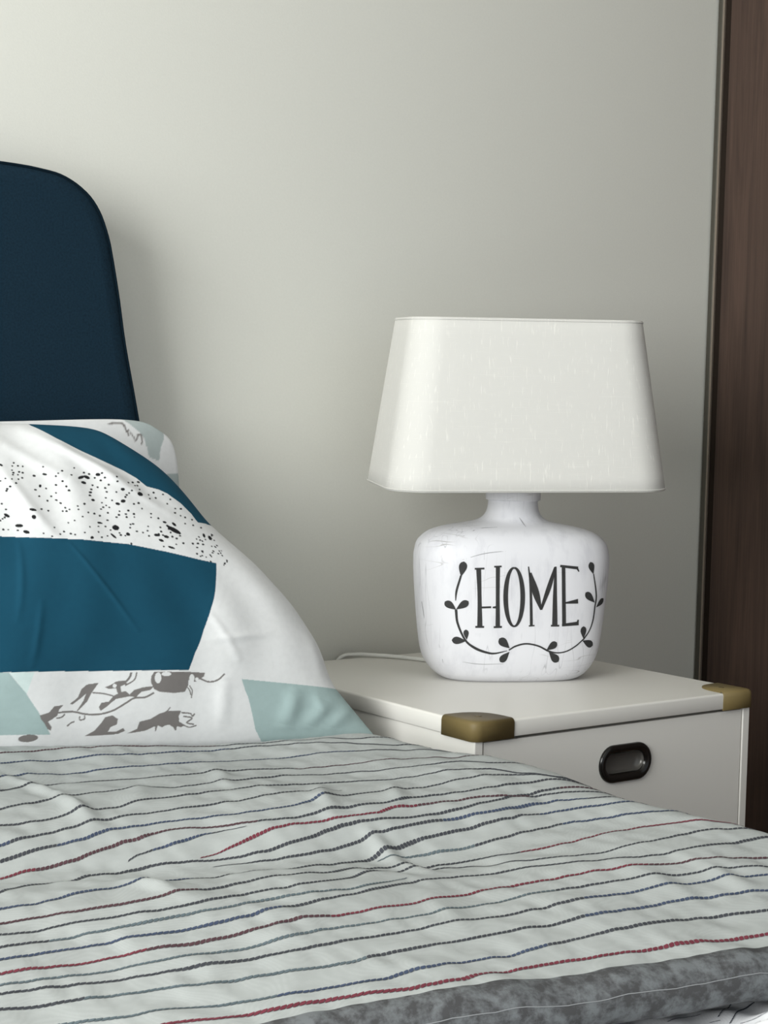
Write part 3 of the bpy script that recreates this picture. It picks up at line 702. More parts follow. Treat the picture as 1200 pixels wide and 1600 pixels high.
STRIPES = [   # path in (u, v), colours along it, pitch, dash length, dash width
 ([(-1.7, 0.0958), (-0.7586, 0.0958), (-0.5086, 0.0958), (-0.4652, 0.079), (-0.4286, 0.0657), (-0.3923, 0.0624), (-0.1538, 0.074), (-0.1249, 0.0977), (-0.02489999999999999, 0.0977), (0.2, 0.0977)], 'kkmk', 0.0043, 0.0037, 0.0041),
 ([(-1.7, 0.1297), (-0.7721, 0.1297), (-0.5221, 0.1297), (-0.5051, 0.1206), (-0.4693, 0.1132), (-0.4438, 0.1081), (-0.4116, 0.1053), (-0.3811, 0.103), (-0.3419, 0.0982), (-0.2992, 0.0913), (-0.2784, 0.0863), (-0.2333, 0.0864), (-0.184, 0.0932), (-0.1499, 0.106), (-0.1331, 0.1223), (-0.113, 0.1408), (-0.012999999999999998, 0.1408), (0.2, 0.1408)], 'kkbk', 0.0043, 0.0037, 0.0042),
 ([(-1.7, 0.1864), (-0.7949, 0.1864), (-0.5449, 0.1864), (-0.5128, 0.168), (-0.4497, 0.1582), (-0.4081, 0.1534), (-0.361, 0.149), (-0.3341, 0.1481), (-0.3195, 0.1489), (-0.2677, 0.1465), (-0.2363, 0.1437), (-0.2018, 0.1441), (-0.1684, 0.146), (-0.1551, 0.1497), (-0.1359, 0.1581), (-0.1138, 0.1754), (-0.096, 0.202), (0.0040000000000000036, 0.202), (0.2, 0.202)], 'kkkbk', 0.0043, 0.0037, 0.0044),
 ([(-1.7, 0.2507), (-0.8231, 0.2507), (-0.5731, 0.2507), (-0.5451, 0.2321), (-0.5128, 0.216), (-0.4706, 0.2085), (-0.4334, 0.2121), (-0.4197, 0.2176), (-0.3862, 0.2162), (-0.3565, 0.2113), (-0.3362, 0.2087), (-0.3013, 0.2089), (-0.2825, 0.2094), (-0.2558, 0.2097), (-0.2166, 0.2136), (-0.1427, 0.2297), (-0.1213, 0.2602), (-0.0213, 0.2602), (0.2, 0.2602)], 'mkmkkkmm', 0.0043, 0.0037, 0.0044),
 ([(-1.7, 0.3242), (-0.856, 0.3242), (-0.606, 0.3242), (-0.5497, 0.3065), (-0.4954, 0.2879), (-0.458, 0.2778), (-0.4414, 0.2793), (-0.4147, 0.2818), (-0.386, 0.2752), (-0.329, 0.2607), (-0.2851, 0.2498), (-0.2313, 0.2526), (-0.2082, 0.2673), (-0.1376, 0.2862), (-0.1218, 0.3048), (-0.0218, 0.3048), (0.2, 0.3048)], 'kbkkk', 0.0043, 0.0037, 0.0046),
 ([(-1.7, 0.3729), (-0.8778, 0.3729), (-0.6278, 0.3729), (-0.5929, 0.3753), (-0.5586, 0.3713), (-0.5073, 0.3581), (-0.4744, 0.3421), (-0.4368, 0.3316), (-0.4149, 0.3248), (-0.3621, 0.3145), (-0.3047, 0.3044), (-0.2667, 0.3031), (-0.2508, 0.3082), (-0.2328, 0.3143), (-0.1748, 0.3221), (-0.1351, 0.3328), (-0.1186, 0.3495), (-0.0957, 0.3741), (0.004300000000000012, 0.3741), (0.2, 0.3741)], 'kbkkk', 0.0043, 0.0037, 0.0046),
 ([(-1.7, 0.4187), (-0.8982, 0.4187), (-0.6482, 0.4187), (-0.6111, 0.4106), (-0.5595, 0.4023), (-0.516, 0.3897), (-0.449, 0.3761), (-0.4176, 0.3701), (-0.4041, 0.3687), (-0.3791, 0.3618), (-0.3263, 0.3531), (-0.2931, 0.3516)], 'tkbk', 0.0043, 0.0037, 0.0044),
 ([(-1.7, 0.4444), (-0.9096, 0.4444), (-0.6596, 0.4444), (-0.6307, 0.4387), (-0.5748, 0.4309), (-0.5434, 0.422), (-0.5079, 0.415), (-0.4922, 0.4124), (-0.4549, 0.4125), (-0.4121, 0.4122), (-0.3918, 0.4105), (-0.3705, 0.4054), (-0.346, 0.3952), (-0.3069, 0.3832), (-0.2746, 0.3746), (-0.2461, 0.3689), (-0.2199, 0.3639), (-0.1877, 0.3591), (-0.1492, 0.3549), (-0.1258, 0.3542), (-0.1135, 0.3603), (-0.0961, 0.3719), (0.0039000000000000007, 0.3719), (0.2, 0.3719)], 'tkkkbkk', 0.0043, 0.0037, 0.0046),
 ([(-1.7, 0.4726), (-0.9221, 0.4726), (-0.6721, 0.4726), (-0.6528, 0.4682), (-0.6009, 0.463), (-0.5749, 0.4559), (-0.5364, 0.4471), (-0.5213, 0.4393), (-0.5005, 0.4344), (-0.4678, 0.4342), (-0.4519, 0.4392), (-0.4348, 0.4441), (-0.4029, 0.4428), (-0.3655, 0.4348), (-0.3136, 0.4246), (-0.2797, 0.4157), (-0.2657, 0.4083), (-0.2427, 0.4029), (-0.201, 0.3994), (-0.1869, 0.3948), (-0.1519, 0.3882), (-0.1147, 0.3814), (-0.01469999999999999, 0.3814), (0.2, 0.3814)], 'tkkrrmkkm', 0.0043, 0.0037, 0.005),
 ([(-0.5621, 0.4816), (-0.5393, 0.4715), (-0.5054, 0.4601), (-0.4799, 0.4499), (-0.4606, 0.4467), (-0.4412, 0.4516)], 'kbbk', 0.0043, 0.0037, 0.0051),
 ([(-0.5055, 0.4924), (-0.4822, 0.4842), (-0.4619, 0.4765), (-0.4451, 0.4692), (-0.4257, 0.4629), (-0.4093, 0.4587), (-0.3861, 0.4567), (-0.3676, 0.4543), (-0.3196, 0.4482), (-0.3002, 0.4376), (-0.2292, 0.4269), (-0.2071, 0.4226), (-0.1924, 0.4239), (-0.09239999999999998, 0.4239), (0.2, 0.4239)], 'rrmkkk', 0.0043, 0.0037, 0.0051),
 ([(-1.7, 0.5526), (-0.9581, 0.5526), (-0.7081, 0.5526), (-0.6788, 0.5305), (-0.6301, 0.5103), (-0.6085, 0.4991), (-0.5542, 0.4971), (-0.5159, 0.498), (-0.4733, 0.4988), (-0.4514, 0.4979), (-0.4322, 0.493), (-0.4055, 0.4841), (-0.3843, 0.4747), (-0.3659, 0.4684), (-0.3496, 0.4659), (-0.3269, 0.465), (-0.2965, 0.4623), (-0.2746, 0.4571), (-0.2401, 0.4497), (-0.218, 0.4409), (-0.1891, 0.4315), (-0.1763, 0.4232), (-0.1562, 0.4175), (-0.1402, 0.4136), (-0.102, 0.4091), (-0.001999999999999988, 0.4091), (0.2, 0.4091)], 'bttkbbkkkkmr', 0.0043, 0.0037, 0.0051),
 ([(-0.5049, 0.5122), (-0.4721, 0.5155), (-0.4523, 0.5164), (-0.4225, 0.5131), (-0.3954, 0.5055), (-0.3688, 0.4967), (-0.3498, 0.4892), (-0.3166, 0.4817), (-0.2864, 0.474), (-0.256, 0.4682), (-0.2219, 0.4636), (-0.2015, 0.4568), (-0.1744, 0.4484), (-0.146, 0.4441), (-0.129, 0.4468), (-0.1084, 0.4535), (-0.00839999999999999, 0.4535), (0.2, 0.4535)], 'kkkbbkkbk', 0.0043, 0.0037, 0.0051),
 ([(-1.7, 0.5922), (-0.9758, 0.5922), (-0.7258, 0.5922), (-0.6957, 0.591), (-0.6809, 0.5877), (-0.6648, 0.582), (-0.6418, 0.5773), (-0.6203, 0.5769), (-0.6009, 0.5758), (-0.5573, 0.5699), (-0.5297, 0.567), (-0.498, 0.5672), (-0.4599, 0.5585), (-0.413, 0.5418), (-0.3798, 0.5281), (-0.3614, 0.5198), (-0.3403, 0.5129), (-0.323, 0.5054), (-0.2867, 0.4967), (-0.2487, 0.4872), (-0.2136, 0.4795), (-0.2011, 0.4739), (-0.173, 0.4701), (-0.1357, 0.4705), (-0.1126, 0.4762), (-0.0126, 0.4762), (0.2, 0.4762)], 'tktkkbkkbk', 0.0043, 0.0037, 0.005),
 ([(-0.3734, 0.5322), (-0.3412, 0.5299), (-0.2948, 0.5269), (-0.2744, 0.5232), (-0.2434, 0.5177), (-0.2148, 0.5099), (-0.1875, 0.5033), (-0.1725, 0.5017), (-0.1555, 0.5062), (-0.1275, 0.5149), (-0.1036, 0.5243), (-0.003599999999999992, 0.5243), (0.2, 0.5243)], 'tkbbkr', 0.0043, 0.0037, 0.0051),
 ([(-1.7, 0.6139), (-0.9855, 0.6139), (-0.7355, 0.6139), (-0.723, 0.6161), (-0.6982, 0.6192), (-0.6807, 0.6223), (-0.6501, 0.6245), (-0.6323, 0.6266), (-0.6128, 0.6282), (-0.589, 0.6258), (-0.5506, 0.6195), (-0.5252, 0.6121), (-0.4867, 0.6028), (-0.4471, 0.5904), (-0.4225, 0.5755), (-0.3807, 0.5612), (-0.337, 0.5553), (-0.2997, 0.5605), (-0.2781, 0.5691), (-0.2527, 0.574), (-0.2379, 0.573), (-0.2072, 0.5666), (-0.1726, 0.5598), (-0.15, 0.5598), (-0.1322, 0.5694), (-0.1067, 0.5836), (-0.0899, 0.5969), (0.010100000000000012, 0.5969), (0.2, 0.5969)], 'mmkmkkmkkrrk', 0.0043, 0.0037, 0.005),
 ([(-1.7, 0.6393), (-0.9969, 0.6393), (-0.7469, 0.6393), (-0.7209, 0.6397), (-0.6848, 0.6421), (-0.6561, 0.6458), (-0.638, 0.6501), (-0.6123, 0.6536), (-0.5985, 0.6543), (-0.5717, 0.6518), (-0.544, 0.6474), (-0.5194, 0.6427), (-0.5003, 0.6377), (-0.4779, 0.6303), (-0.4546, 0.6185), (-0.4278, 0.6006), (-0.3836, 0.5801), (-0.3437, 0.5694), (-0.323, 0.5774), (-0.309, 0.5975), (-0.2929, 0.6153), (-0.2596, 0.6236), (-0.2395, 0.6256), (-0.2252, 0.6248), (-0.1801, 0.6201), (-0.1509, 0.614), (-0.13, 0.6114), (-0.109, 0.6128), (-0.008999999999999994, 0.6128), (0.2, 0.6128)], 'tttkkkkkb', 0.0043, 0.0037, 0.0041),
 ([(-1.7, 0.6599), (-1.006, 0.6599), (-0.756, 0.6599), (-0.7265, 0.6593), (-0.6933, 0.6611), (-0.6756, 0.6649), (-0.648, 0.6683), (-0.6173, 0.6704), (-0.5909, 0.672), (-0.5712, 0.6716), (-0.5171, 0.6655), (-0.4653, 0.6527), (-0.4334, 0.6371), (-0.4031, 0.6221)], 'tkkt', 0.0043, 0.0037, 0.0046),
 ([(-1.7, 0.6815), (-1.0157, 0.6815), (-0.7657, 0.6815), (-0.7265, 0.6807), (-0.702, 0.6816), (-0.678, 0.6848), (-0.6586, 0.6885), (-0.6455, 0.6911), (-0.6324, 0.6933), (-0.6123, 0.6957), (-0.5749, 0.697), (-0.5485, 0.6934), (-0.515, 0.6822), (-0.4688, 0.6657), (-0.4339, 0.6489), (-0.4043, 0.6346), (-0.3663, 0.6268), (-0.3153, 0.6304), (-0.2843, 0.6426), (-0.248, 0.6548), (-0.231, 0.6615), (-0.204, 0.6621), (-0.1684, 0.6571), (-0.1304, 0.6487), (-0.0969, 0.6404), (0.0031000000000000055, 0.6404), (0.2, 0.6404)], 'ttktbbkkkb', 0.0043, 0.0037, 0.0047),
 ([(-1.7, 0.7046), (-1.026, 0.7046), (-0.776, 0.7046), (-0.7495, 0.7049), (-0.7315, 0.706), (-0.6967, 0.7094), (-0.6648, 0.7149), (-0.6402, 0.7204), (-0.5945, 0.7228), (-0.5234, 0.7194), (-0.4825, 0.7096), (-0.4314, 0.696), (-0.3823, 0.6839), (-0.35, 0.6781), (-0.2809, 0.6795), (-0.2278, 0.6855), (-0.1846, 0.6911), (-0.1412, 0.6931), (-0.04119999999999999, 0.6931), (0.2, 0.6931)], 'mmmmmkrmrrmkk', 0.0043, 0.0037, 0.005),
 ([(-1.7, 0.7207), (-1.0332, 0.7207), (-0.7832, 0.7207), (-0.7399, 0.7254), (-0.6963, 0.7319), (-0.6534, 0.7396), (-0.6056, 0.7467), (-0.5762, 0.7496), (-0.5215, 0.7446), (-0.4607, 0.7332), (-0.418, 0.7219), (-0.3789, 0.7154), (-0.3432, 0.7128), (-0.3041, 0.712), (-0.2707, 0.7123), (-0.2136, 0.7141), (-0.1624, 0.7176), (-0.06239999999999998, 0.7176), (0.2, 0.7176)], 'tttttkt', 0.0043, 0.0037, 0.004),
 ([(-1.7, 0.7338), (-1.0390000000000001, 0.7338), (-0.789, 0.7338), (-0.7407, 0.7403), (-0.7042, 0.7477), (-0.6706, 0.7569), (-0.6197, 0.7666), (-0.5845, 0.7736), (-0.5568, 0.7751), (-0.5193, 0.7708), (-0.4752, 0.7626), (-0.4049, 0.7539), (-0.3527, 0.7466), (-0.2902, 0.7401), (-0.2306, 0.7353), (-0.1759, 0.7333), (-0.0759, 0.7333), (0.2, 0.7333)], 'kbtkkbk', 0.0043, 0.0037, 0.0046),
 ([(-1.7, 0.7556), (-1.0488, 0.7556), (-0.7988, 0.7556), (-0.7714, 0.7608), (-0.7314, 0.7677), (-0.6982, 0.7758), (-0.6773, 0.7847), (-0.6373, 0.7948), (-0.6071, 0.8038), (-0.588, 0.8098), (-0.5747, 0.8133), (-0.5602, 0.8136), (-0.5291, 0.809), (-0.4902, 0.8004), (-0.434, 0.7926), (-0.3896, 0.7879), (-0.3656, 0.784), (-0.3203, 0.7783), (-0.2892, 0.7727), (-0.2597, 0.77), (-0.2075, 0.77), (-0.10749999999999998, 0.77), (0.2, 0.77)], 'tkkbktkbkk', 0.0043, 0.0037, 0.0049),
 ([(-1.7, 0.7863), (-1.0706, 0.7863), (-0.8206, 0.7863), (-0.7735, 0.7914), (-0.755, 0.7978), (-0.7385, 0.8053), (-0.6978, 0.8131), (-0.6828, 0.821), (-0.6588, 0.8303), (-0.6273, 0.8399), (-0.5917, 0.8474), (-0.571, 0.8519), (-0.5393, 0.8513), (-0.5092, 0.8447), (-0.4654, 0.8364), (-0.44, 0.83), (-0.4133, 0.8246), (-0.3844, 0.8205), (-0.3606, 0.8176), (-0.3349, 0.814), (-0.3001, 0.8099), (-0.2748, 0.8086), (-0.2422, 0.8102), (-0.1822, 0.8035), (-0.1222, 0.7968), (-0.06, 0.7899), (0.2, 0.7916)], 'tktktbktk', 0.0043, 0.0037, 0.0046),
 ([(-1.7, 0.8129), (-1.0501, 0.8129), (-0.8001, 0.8129), (-0.7482, 0.8254), (-0.715, 0.8356), (-0.6981, 0.8435), (-0.6718, 0.8513), (-0.6362, 0.8595), (-0.6058, 0.8671), (-0.5907, 0.8738), (-0.574, 0.8793), (-0.5552, 0.8824), (-0.5356, 0.8817), (-0.5216, 0.8761), (-0.4876, 0.8687), (-0.4547, 0.8639), (-0.4204, 0.8622), (-0.3874, 0.8618), (-0.361, 0.8616), (-0.3433, 0.86), (-0.2821, 0.8564), (-0.22210000000000002, 0.8494), (-0.16210000000000002, 0.8423), (-0.06, 0.8304), (0.2, 0.8321)], 'r', 0.0043, 0.0037, 0.0059),
]
SHEET_STRIPES = [
 [(-0.3367, -0.6655), (-0.3231, -0.6594), (-0.3043, -0.6491)],
 [(-0.3423, -0.6809), (-0.3097, -0.6633), (-0.2912, -0.6593), (-0.2701, -0.6541)],
 [(-0.3406, -0.6885), (-0.332, -0.6948), (-0.3231, -0.6983)],
 [(-0.3685, -0.6473), (-0.3462, -0.6462), (-0.3346, -0.6506)],
 [(-0.3459, -0.6655), (-0.3381, -0.6714)],
 [(-0.3575, -0.716), (-0.3337, -0.7072)],
]

INK = {'k': lin(66, 68, 74), 'b': lin(66, 76, 98), 't': lin(92, 104, 110), 'r': lin(112, 52, 64), 'm': lin(84, 60, 66)}

def cloth_mesh(name, V, F, uv, col, mi, dash_list, mats, parent=None):
    """one mesh: a quad grid plus the printed dashes (hexagons split into quads)"""
    Vs, Fs, Cs, UVs, Ms = [V], [F], [col], [uv], [mi]; off = len(V)
    for v, f, c in dash_list:
        f = f + off
        Fs.append(np.concatenate([f[:, [0, 1, 2, 3]], f[:, [0, 3, 4, 5]]])); Vs.append(v); Cs.append(c); UVs.append(np.zeros((len(v), 2))); Ms.append(np.zeros(2 * len(f), int))
        off += len(v)
    return from_np(name, np.concatenate(Vs), np.concatenate(Fs), mats, parent, True, np.concatenate(UVs), np.concatenate(Cs), np.concatenate(Ms))

ua = np.concatenate([np.linspace(2 * XC + .18, -.98, 90)[:-1], np.linspace(-.98, UX, 300)[:-1], np.linspace(UX, UX + .36, 70)])
ta = np.concatenate([np.linspace(0, .06, 16)[:-1], np.linspace(.06, 1, 250)])
tb = np.concatenate([np.linspace(0, RF * np.pi, 18)[1:], RF * np.pi + np.array([.02, .05])])
Ug = np.repeat(ua[:, None], len(ta) + len(tb), 1)
Vg = np.concatenate([ta[None, :] * duvet_len(ua)[:, None], duvet_len(ua)[:, None] + tb[None, :]], 1)
P = duvet_pt(Ug, Vg); nu_, nv_ = Ug.shape
Fg = grid_faces(nu_, nv_)
fj = np.tile(np.arange(nv_ - 1), nu_ - 1)
CLOTH = np.array(lin(168, 172, 171))
dl = []
for path, cs, pitch, la, wv in STRIPES:
    dl.append(dashes(duvet_pt, path, [INK[c] for c in cs], pitch, la, wv))
duvet = cloth_mesh('duvet', P.reshape(-1, 3), Fg, np.stack([Ug, Vg], -1).reshape(-1, 2), np.tile(CLOTH, (nu_ * nv_, 1)), np.where(fj >= len(ta) - 1, 1, 0), dl, [M_duvet, M_band])
tag(duvet, 'pale grey duvet with thin rope-like coloured stripes spread over the bed', 'duvet')
ss = np.linspace(-1.3, -.08, 160); sp = duvet_pt(ss, duvet_len(ss) + RF * 1.25, .0002)
seam = tube_obj('edge_seam', [Vector(p) for p in sp], .00034, plain('pale_thread', lin(138, 140, 142), .8), duvet, 5)

# ------------------------------------------------------------------ striped sheet under the duvet's foot edge
n_sh, n_sh2 = wnoise(21, .10, .22), wnoise(23, .03, .07)
def sheet_pt(u, v, off=0.0):
    u = np.asarray(u, float); v = np.asarray(v, float)
    z = -.067 + .006 * n_sh(u, v) + .0025 * n_sh2(u, v)
    for (a, b, h, wd_) in SHEETB:
        dd, t = seg_d(u, v, a, b); z = z + h * np.exp(-(dd / wd_) ** 2)
    yf = foot_Y(u)                                        # tucked flat under the duvet
    z = np.minimum(z, np.where(v > yf - RF + .010, -.0635, 0.02))
    z = np.maximum(z, -.084)
    return np.stack([u, v, TOP + z + off], -1)
SHEETB = [((-.42, -.748), (-.30, -.722), .020, .026), ((-.55, -.735), (-.47, -.722), .014, .018), ((-.50, -.80), (-.38, -.79), .016, .03)]
us, vs_ = np.linspace(-1.58, -.12, 240), np.linspace(-1.5, -.56, 260)
Ug, Vg = np.meshgrid(us, vs_, indexing='ij'); P = sheet_pt(Ug, Vg)
dl = [dashes(sheet_pt, p, [lin(44, 50, 66)], .0040, .0036, .0026, .5) for p in SHEET_STRIPES]
sheet = cloth_mesh('bed_sheet', P.reshape(-1, 3), grid_faces(*Ug.shape), np.stack([Ug, Vg], -1).reshape(-1, 2), np.tile(np.array(lin(236, 237, 240)), (Ug.size, 1)), np.zeros((Ug.shape[0] - 1) * (Ug.shape[1] - 1), int), dl, [M_duvet])
tag(sheet, 'crumpled white sheet with dark stripes under the foot edge of the duvet', 'sheet')

# ------------------------------------------------------------------ pillows
PR = 2                                            # raster supersampling of the cloth print
def raster(ns_, nt_, shapes, base):
    """fill UV polygons / ellipses into a colour array over (s,t) in [0,1]^2"""
    Wd, Hd = ns_ * PR, nt_ * PR
    img = np.tile(np.array(base, np.float32), (Hd, Wd, 1))
    for kind, colr, pts in shapes:
        if kind == 'poly':
            Q = np.array(pts) * (Wd, Hd)
            x0, y0 = np.floor(Q.min(0)).astype(int) - 1; x1, y1 = np.ceil(Q.max(0)).astype(int) + 1
            x0, y0 = max(x0, 0), max(y0, 0); x1, y1 = min(x1, Wd), min(y1, Hd)
            if x1 <= x0 or y1 <= y0: continue
            gx, gy = np.meshgrid(np.arange(x0, x1) + .5, np.arange(y0, y1) + .5); ins = np.zeros(gx.shape, bool)
            j = len(Q) - 1
            for i in range(len(Q)):
                xi, yi = Q[i]; xj, yj = Q[j]
                if yi != yj:
                    c = ((yi > gy) != (yj > gy)) & (gx < (xj - xi) * (gy - yi) / (yj - yi) + xi); ins ^= c
                j = i
            img[y0:y1, x0:x1][ins] = colr
        else:                                       # ellipse: centre, two half axes as vectors
            c, a, b = [np.array(p) * (Wd, Hd) for p in pts]
            r = np.abs(a) + np.abs(b) + 1
            x0, y0 = np.floor(c - r).astype(int); x1, y1 = np.ceil(c + r).astype(int)
            x0, y0 = max(x0, 0), max(y0, 0); x1, y1 = min(x1, Wd), min(y1, Hd)
            if x1 <= x0 or y1 <= y0: continue
            gx, gy = np.meshgrid(np.arange(x0, x1) + .5 - c[0], np.arange(y0, y1) + .5 - c[1])
            dt = a[0] * b[1] - a[1] * b[0]
            if abs(dt) < 1e-9: continue
            p = (gx * b[1] - gy * b[0]) / dt; q = (gy * a[0] - gx * a[1]) / dt
            img[y0:y1, x0:x1][p * p + q * q <= 1] = colr
    return img
def sample(img, s, t):
    Hd, Wd = img.shape[:2]; x = np.clip(s * Wd - .5, 0, Wd - 1.001); y = np.clip(t * Hd - .5, 0, Hd - 1.001)
    i, j = x.astype(int), y.astype(int); fx, fy = (x - i)[..., None], (y - j)[..., None]
    return (img[j, i] * (1 - fx) + img[j, i + 1] * fx) * (1 - fy) + (img[j + 1, i] * (1 - fx) + img[j + 1, i + 1] * fx) * fy

def make_pillow(name, BL, BR, TL, TR, hf, hb, ns_, nt_, shapes, base, seed, bow=(0, 0, 0, 0), pq=.55, sag=None, s_dense=None, round_tr=0.0, edge=None):
    BL, BR, TL, TR = [np.array(p, float) for p in (BL, BR, TL, TR)]
    nrm = np.cross((BR + TR - BL - TL), (TL + TR - BL - BR)); nrm /= np.linalg.norm(nrm)      # towards the viewer's side (-Y, +Z)
    k = np.linspace(0, 1, ns_); s1 = .75 * k + .25 * (1 - np.cos(np.pi * k)) / 2
    if s_dense: s1 = np.interp(k, [0, s_dense[0], 1], [0, s_dense[1], 1])
    k = np.linspace(0, 1, nt_); t1 = .7 * k + .3 * (1 - np.cos(np.pi * k)) / 2
    s, t = np.meshgrid(s1, t1, indexing='ij')
    mid = ((1 - s) * (1 - t))[..., None] * BL + (s * (1 - t))[..., None] * BR + ((1 - s) * t)[..., None] * TL + (s * t)[..., None] * TR
    # seams bow inwards between the pointed corners
    ce = (BL + BR + TL + TR) / 4
    es, et = (TR + BR - TL - BL) / 2, (TL + TR - BL - BR) / 2
    ws, wt_ = np.sin(np.pi * s), np.sin(np.pi * t)
    if edge is not None: mid = mid + (s ** 2 * edge(t))[..., None] * es
    cr = s ** 16 * t ** 16                               # the upper outer corner is pushed in and round
    mid = mid - round_tr * cr[..., None] * (es + et)
    mid = mid + (bow[0] * (1 - s) ** 2 * wt_)[..., None] * es - (bow[1] * s ** 2 * wt_)[..., None] * es + (bow[2] * (1 - t) ** 2 * ws)[..., None] * et - (bow[3] * t ** 2 * ws)[..., None] * et
    pf = np.clip(np.sin(np.pi * s), 0, 1) ** pq * np.clip(np.sin(np.pi * t), 0, 1) ** pq
    nb, nm = wnoise(seed, .15, .4), wnoise(seed + 1, .04, .11); Xm, Zm = s * np.linalg.norm(es), t * np.linalg.norm(et)
    det = (.006 * nb(Xm, Zm) + .0022 * nm(Xm, Zm * .6)) * np.clip(pf * 1.6, 0, 1)
    if sag is not None: det = det + sag(s, t, pf)
    front = mid + (hf * pf + det)[..., None] * nrm
    back = mid - (hb * pf)[..., None] * nrm
    img = raster(ns_, nt_, shapes, base)
    cf = sample(img, s, t).reshape(-1, 3)
    stp = 8
    ib = np.r_[np.arange(0, ns_ - 1, stp), ns_ - 1]; jb = np.r_[np.arange(0, nt_ - 1, stp), nt_ - 1]
    bk = back[np.ix_(ib, jb)]
    uvf = np.stack([s, t], -1).reshape(-1, 2); uvb = uvf.reshape(ns_, nt_, 2)[np.ix_(ib, jb)].reshape(-1, 2)
    V = np.concatenate([front.reshape(-1, 3), bk.reshape(-1, 3)]); V[:, 2] += TOP
    F = np.concatenate([grid_faces(ns_, nt_), grid_faces(len(ib), len(jb), ns_ * nt_, True)])
    return from_np(name, V, F, [M_pillow], None, True, np.concatenate([uvf, uvb]), np.concatenate([cf, np.tile(np.array(base), (len(uvb), 1))]))

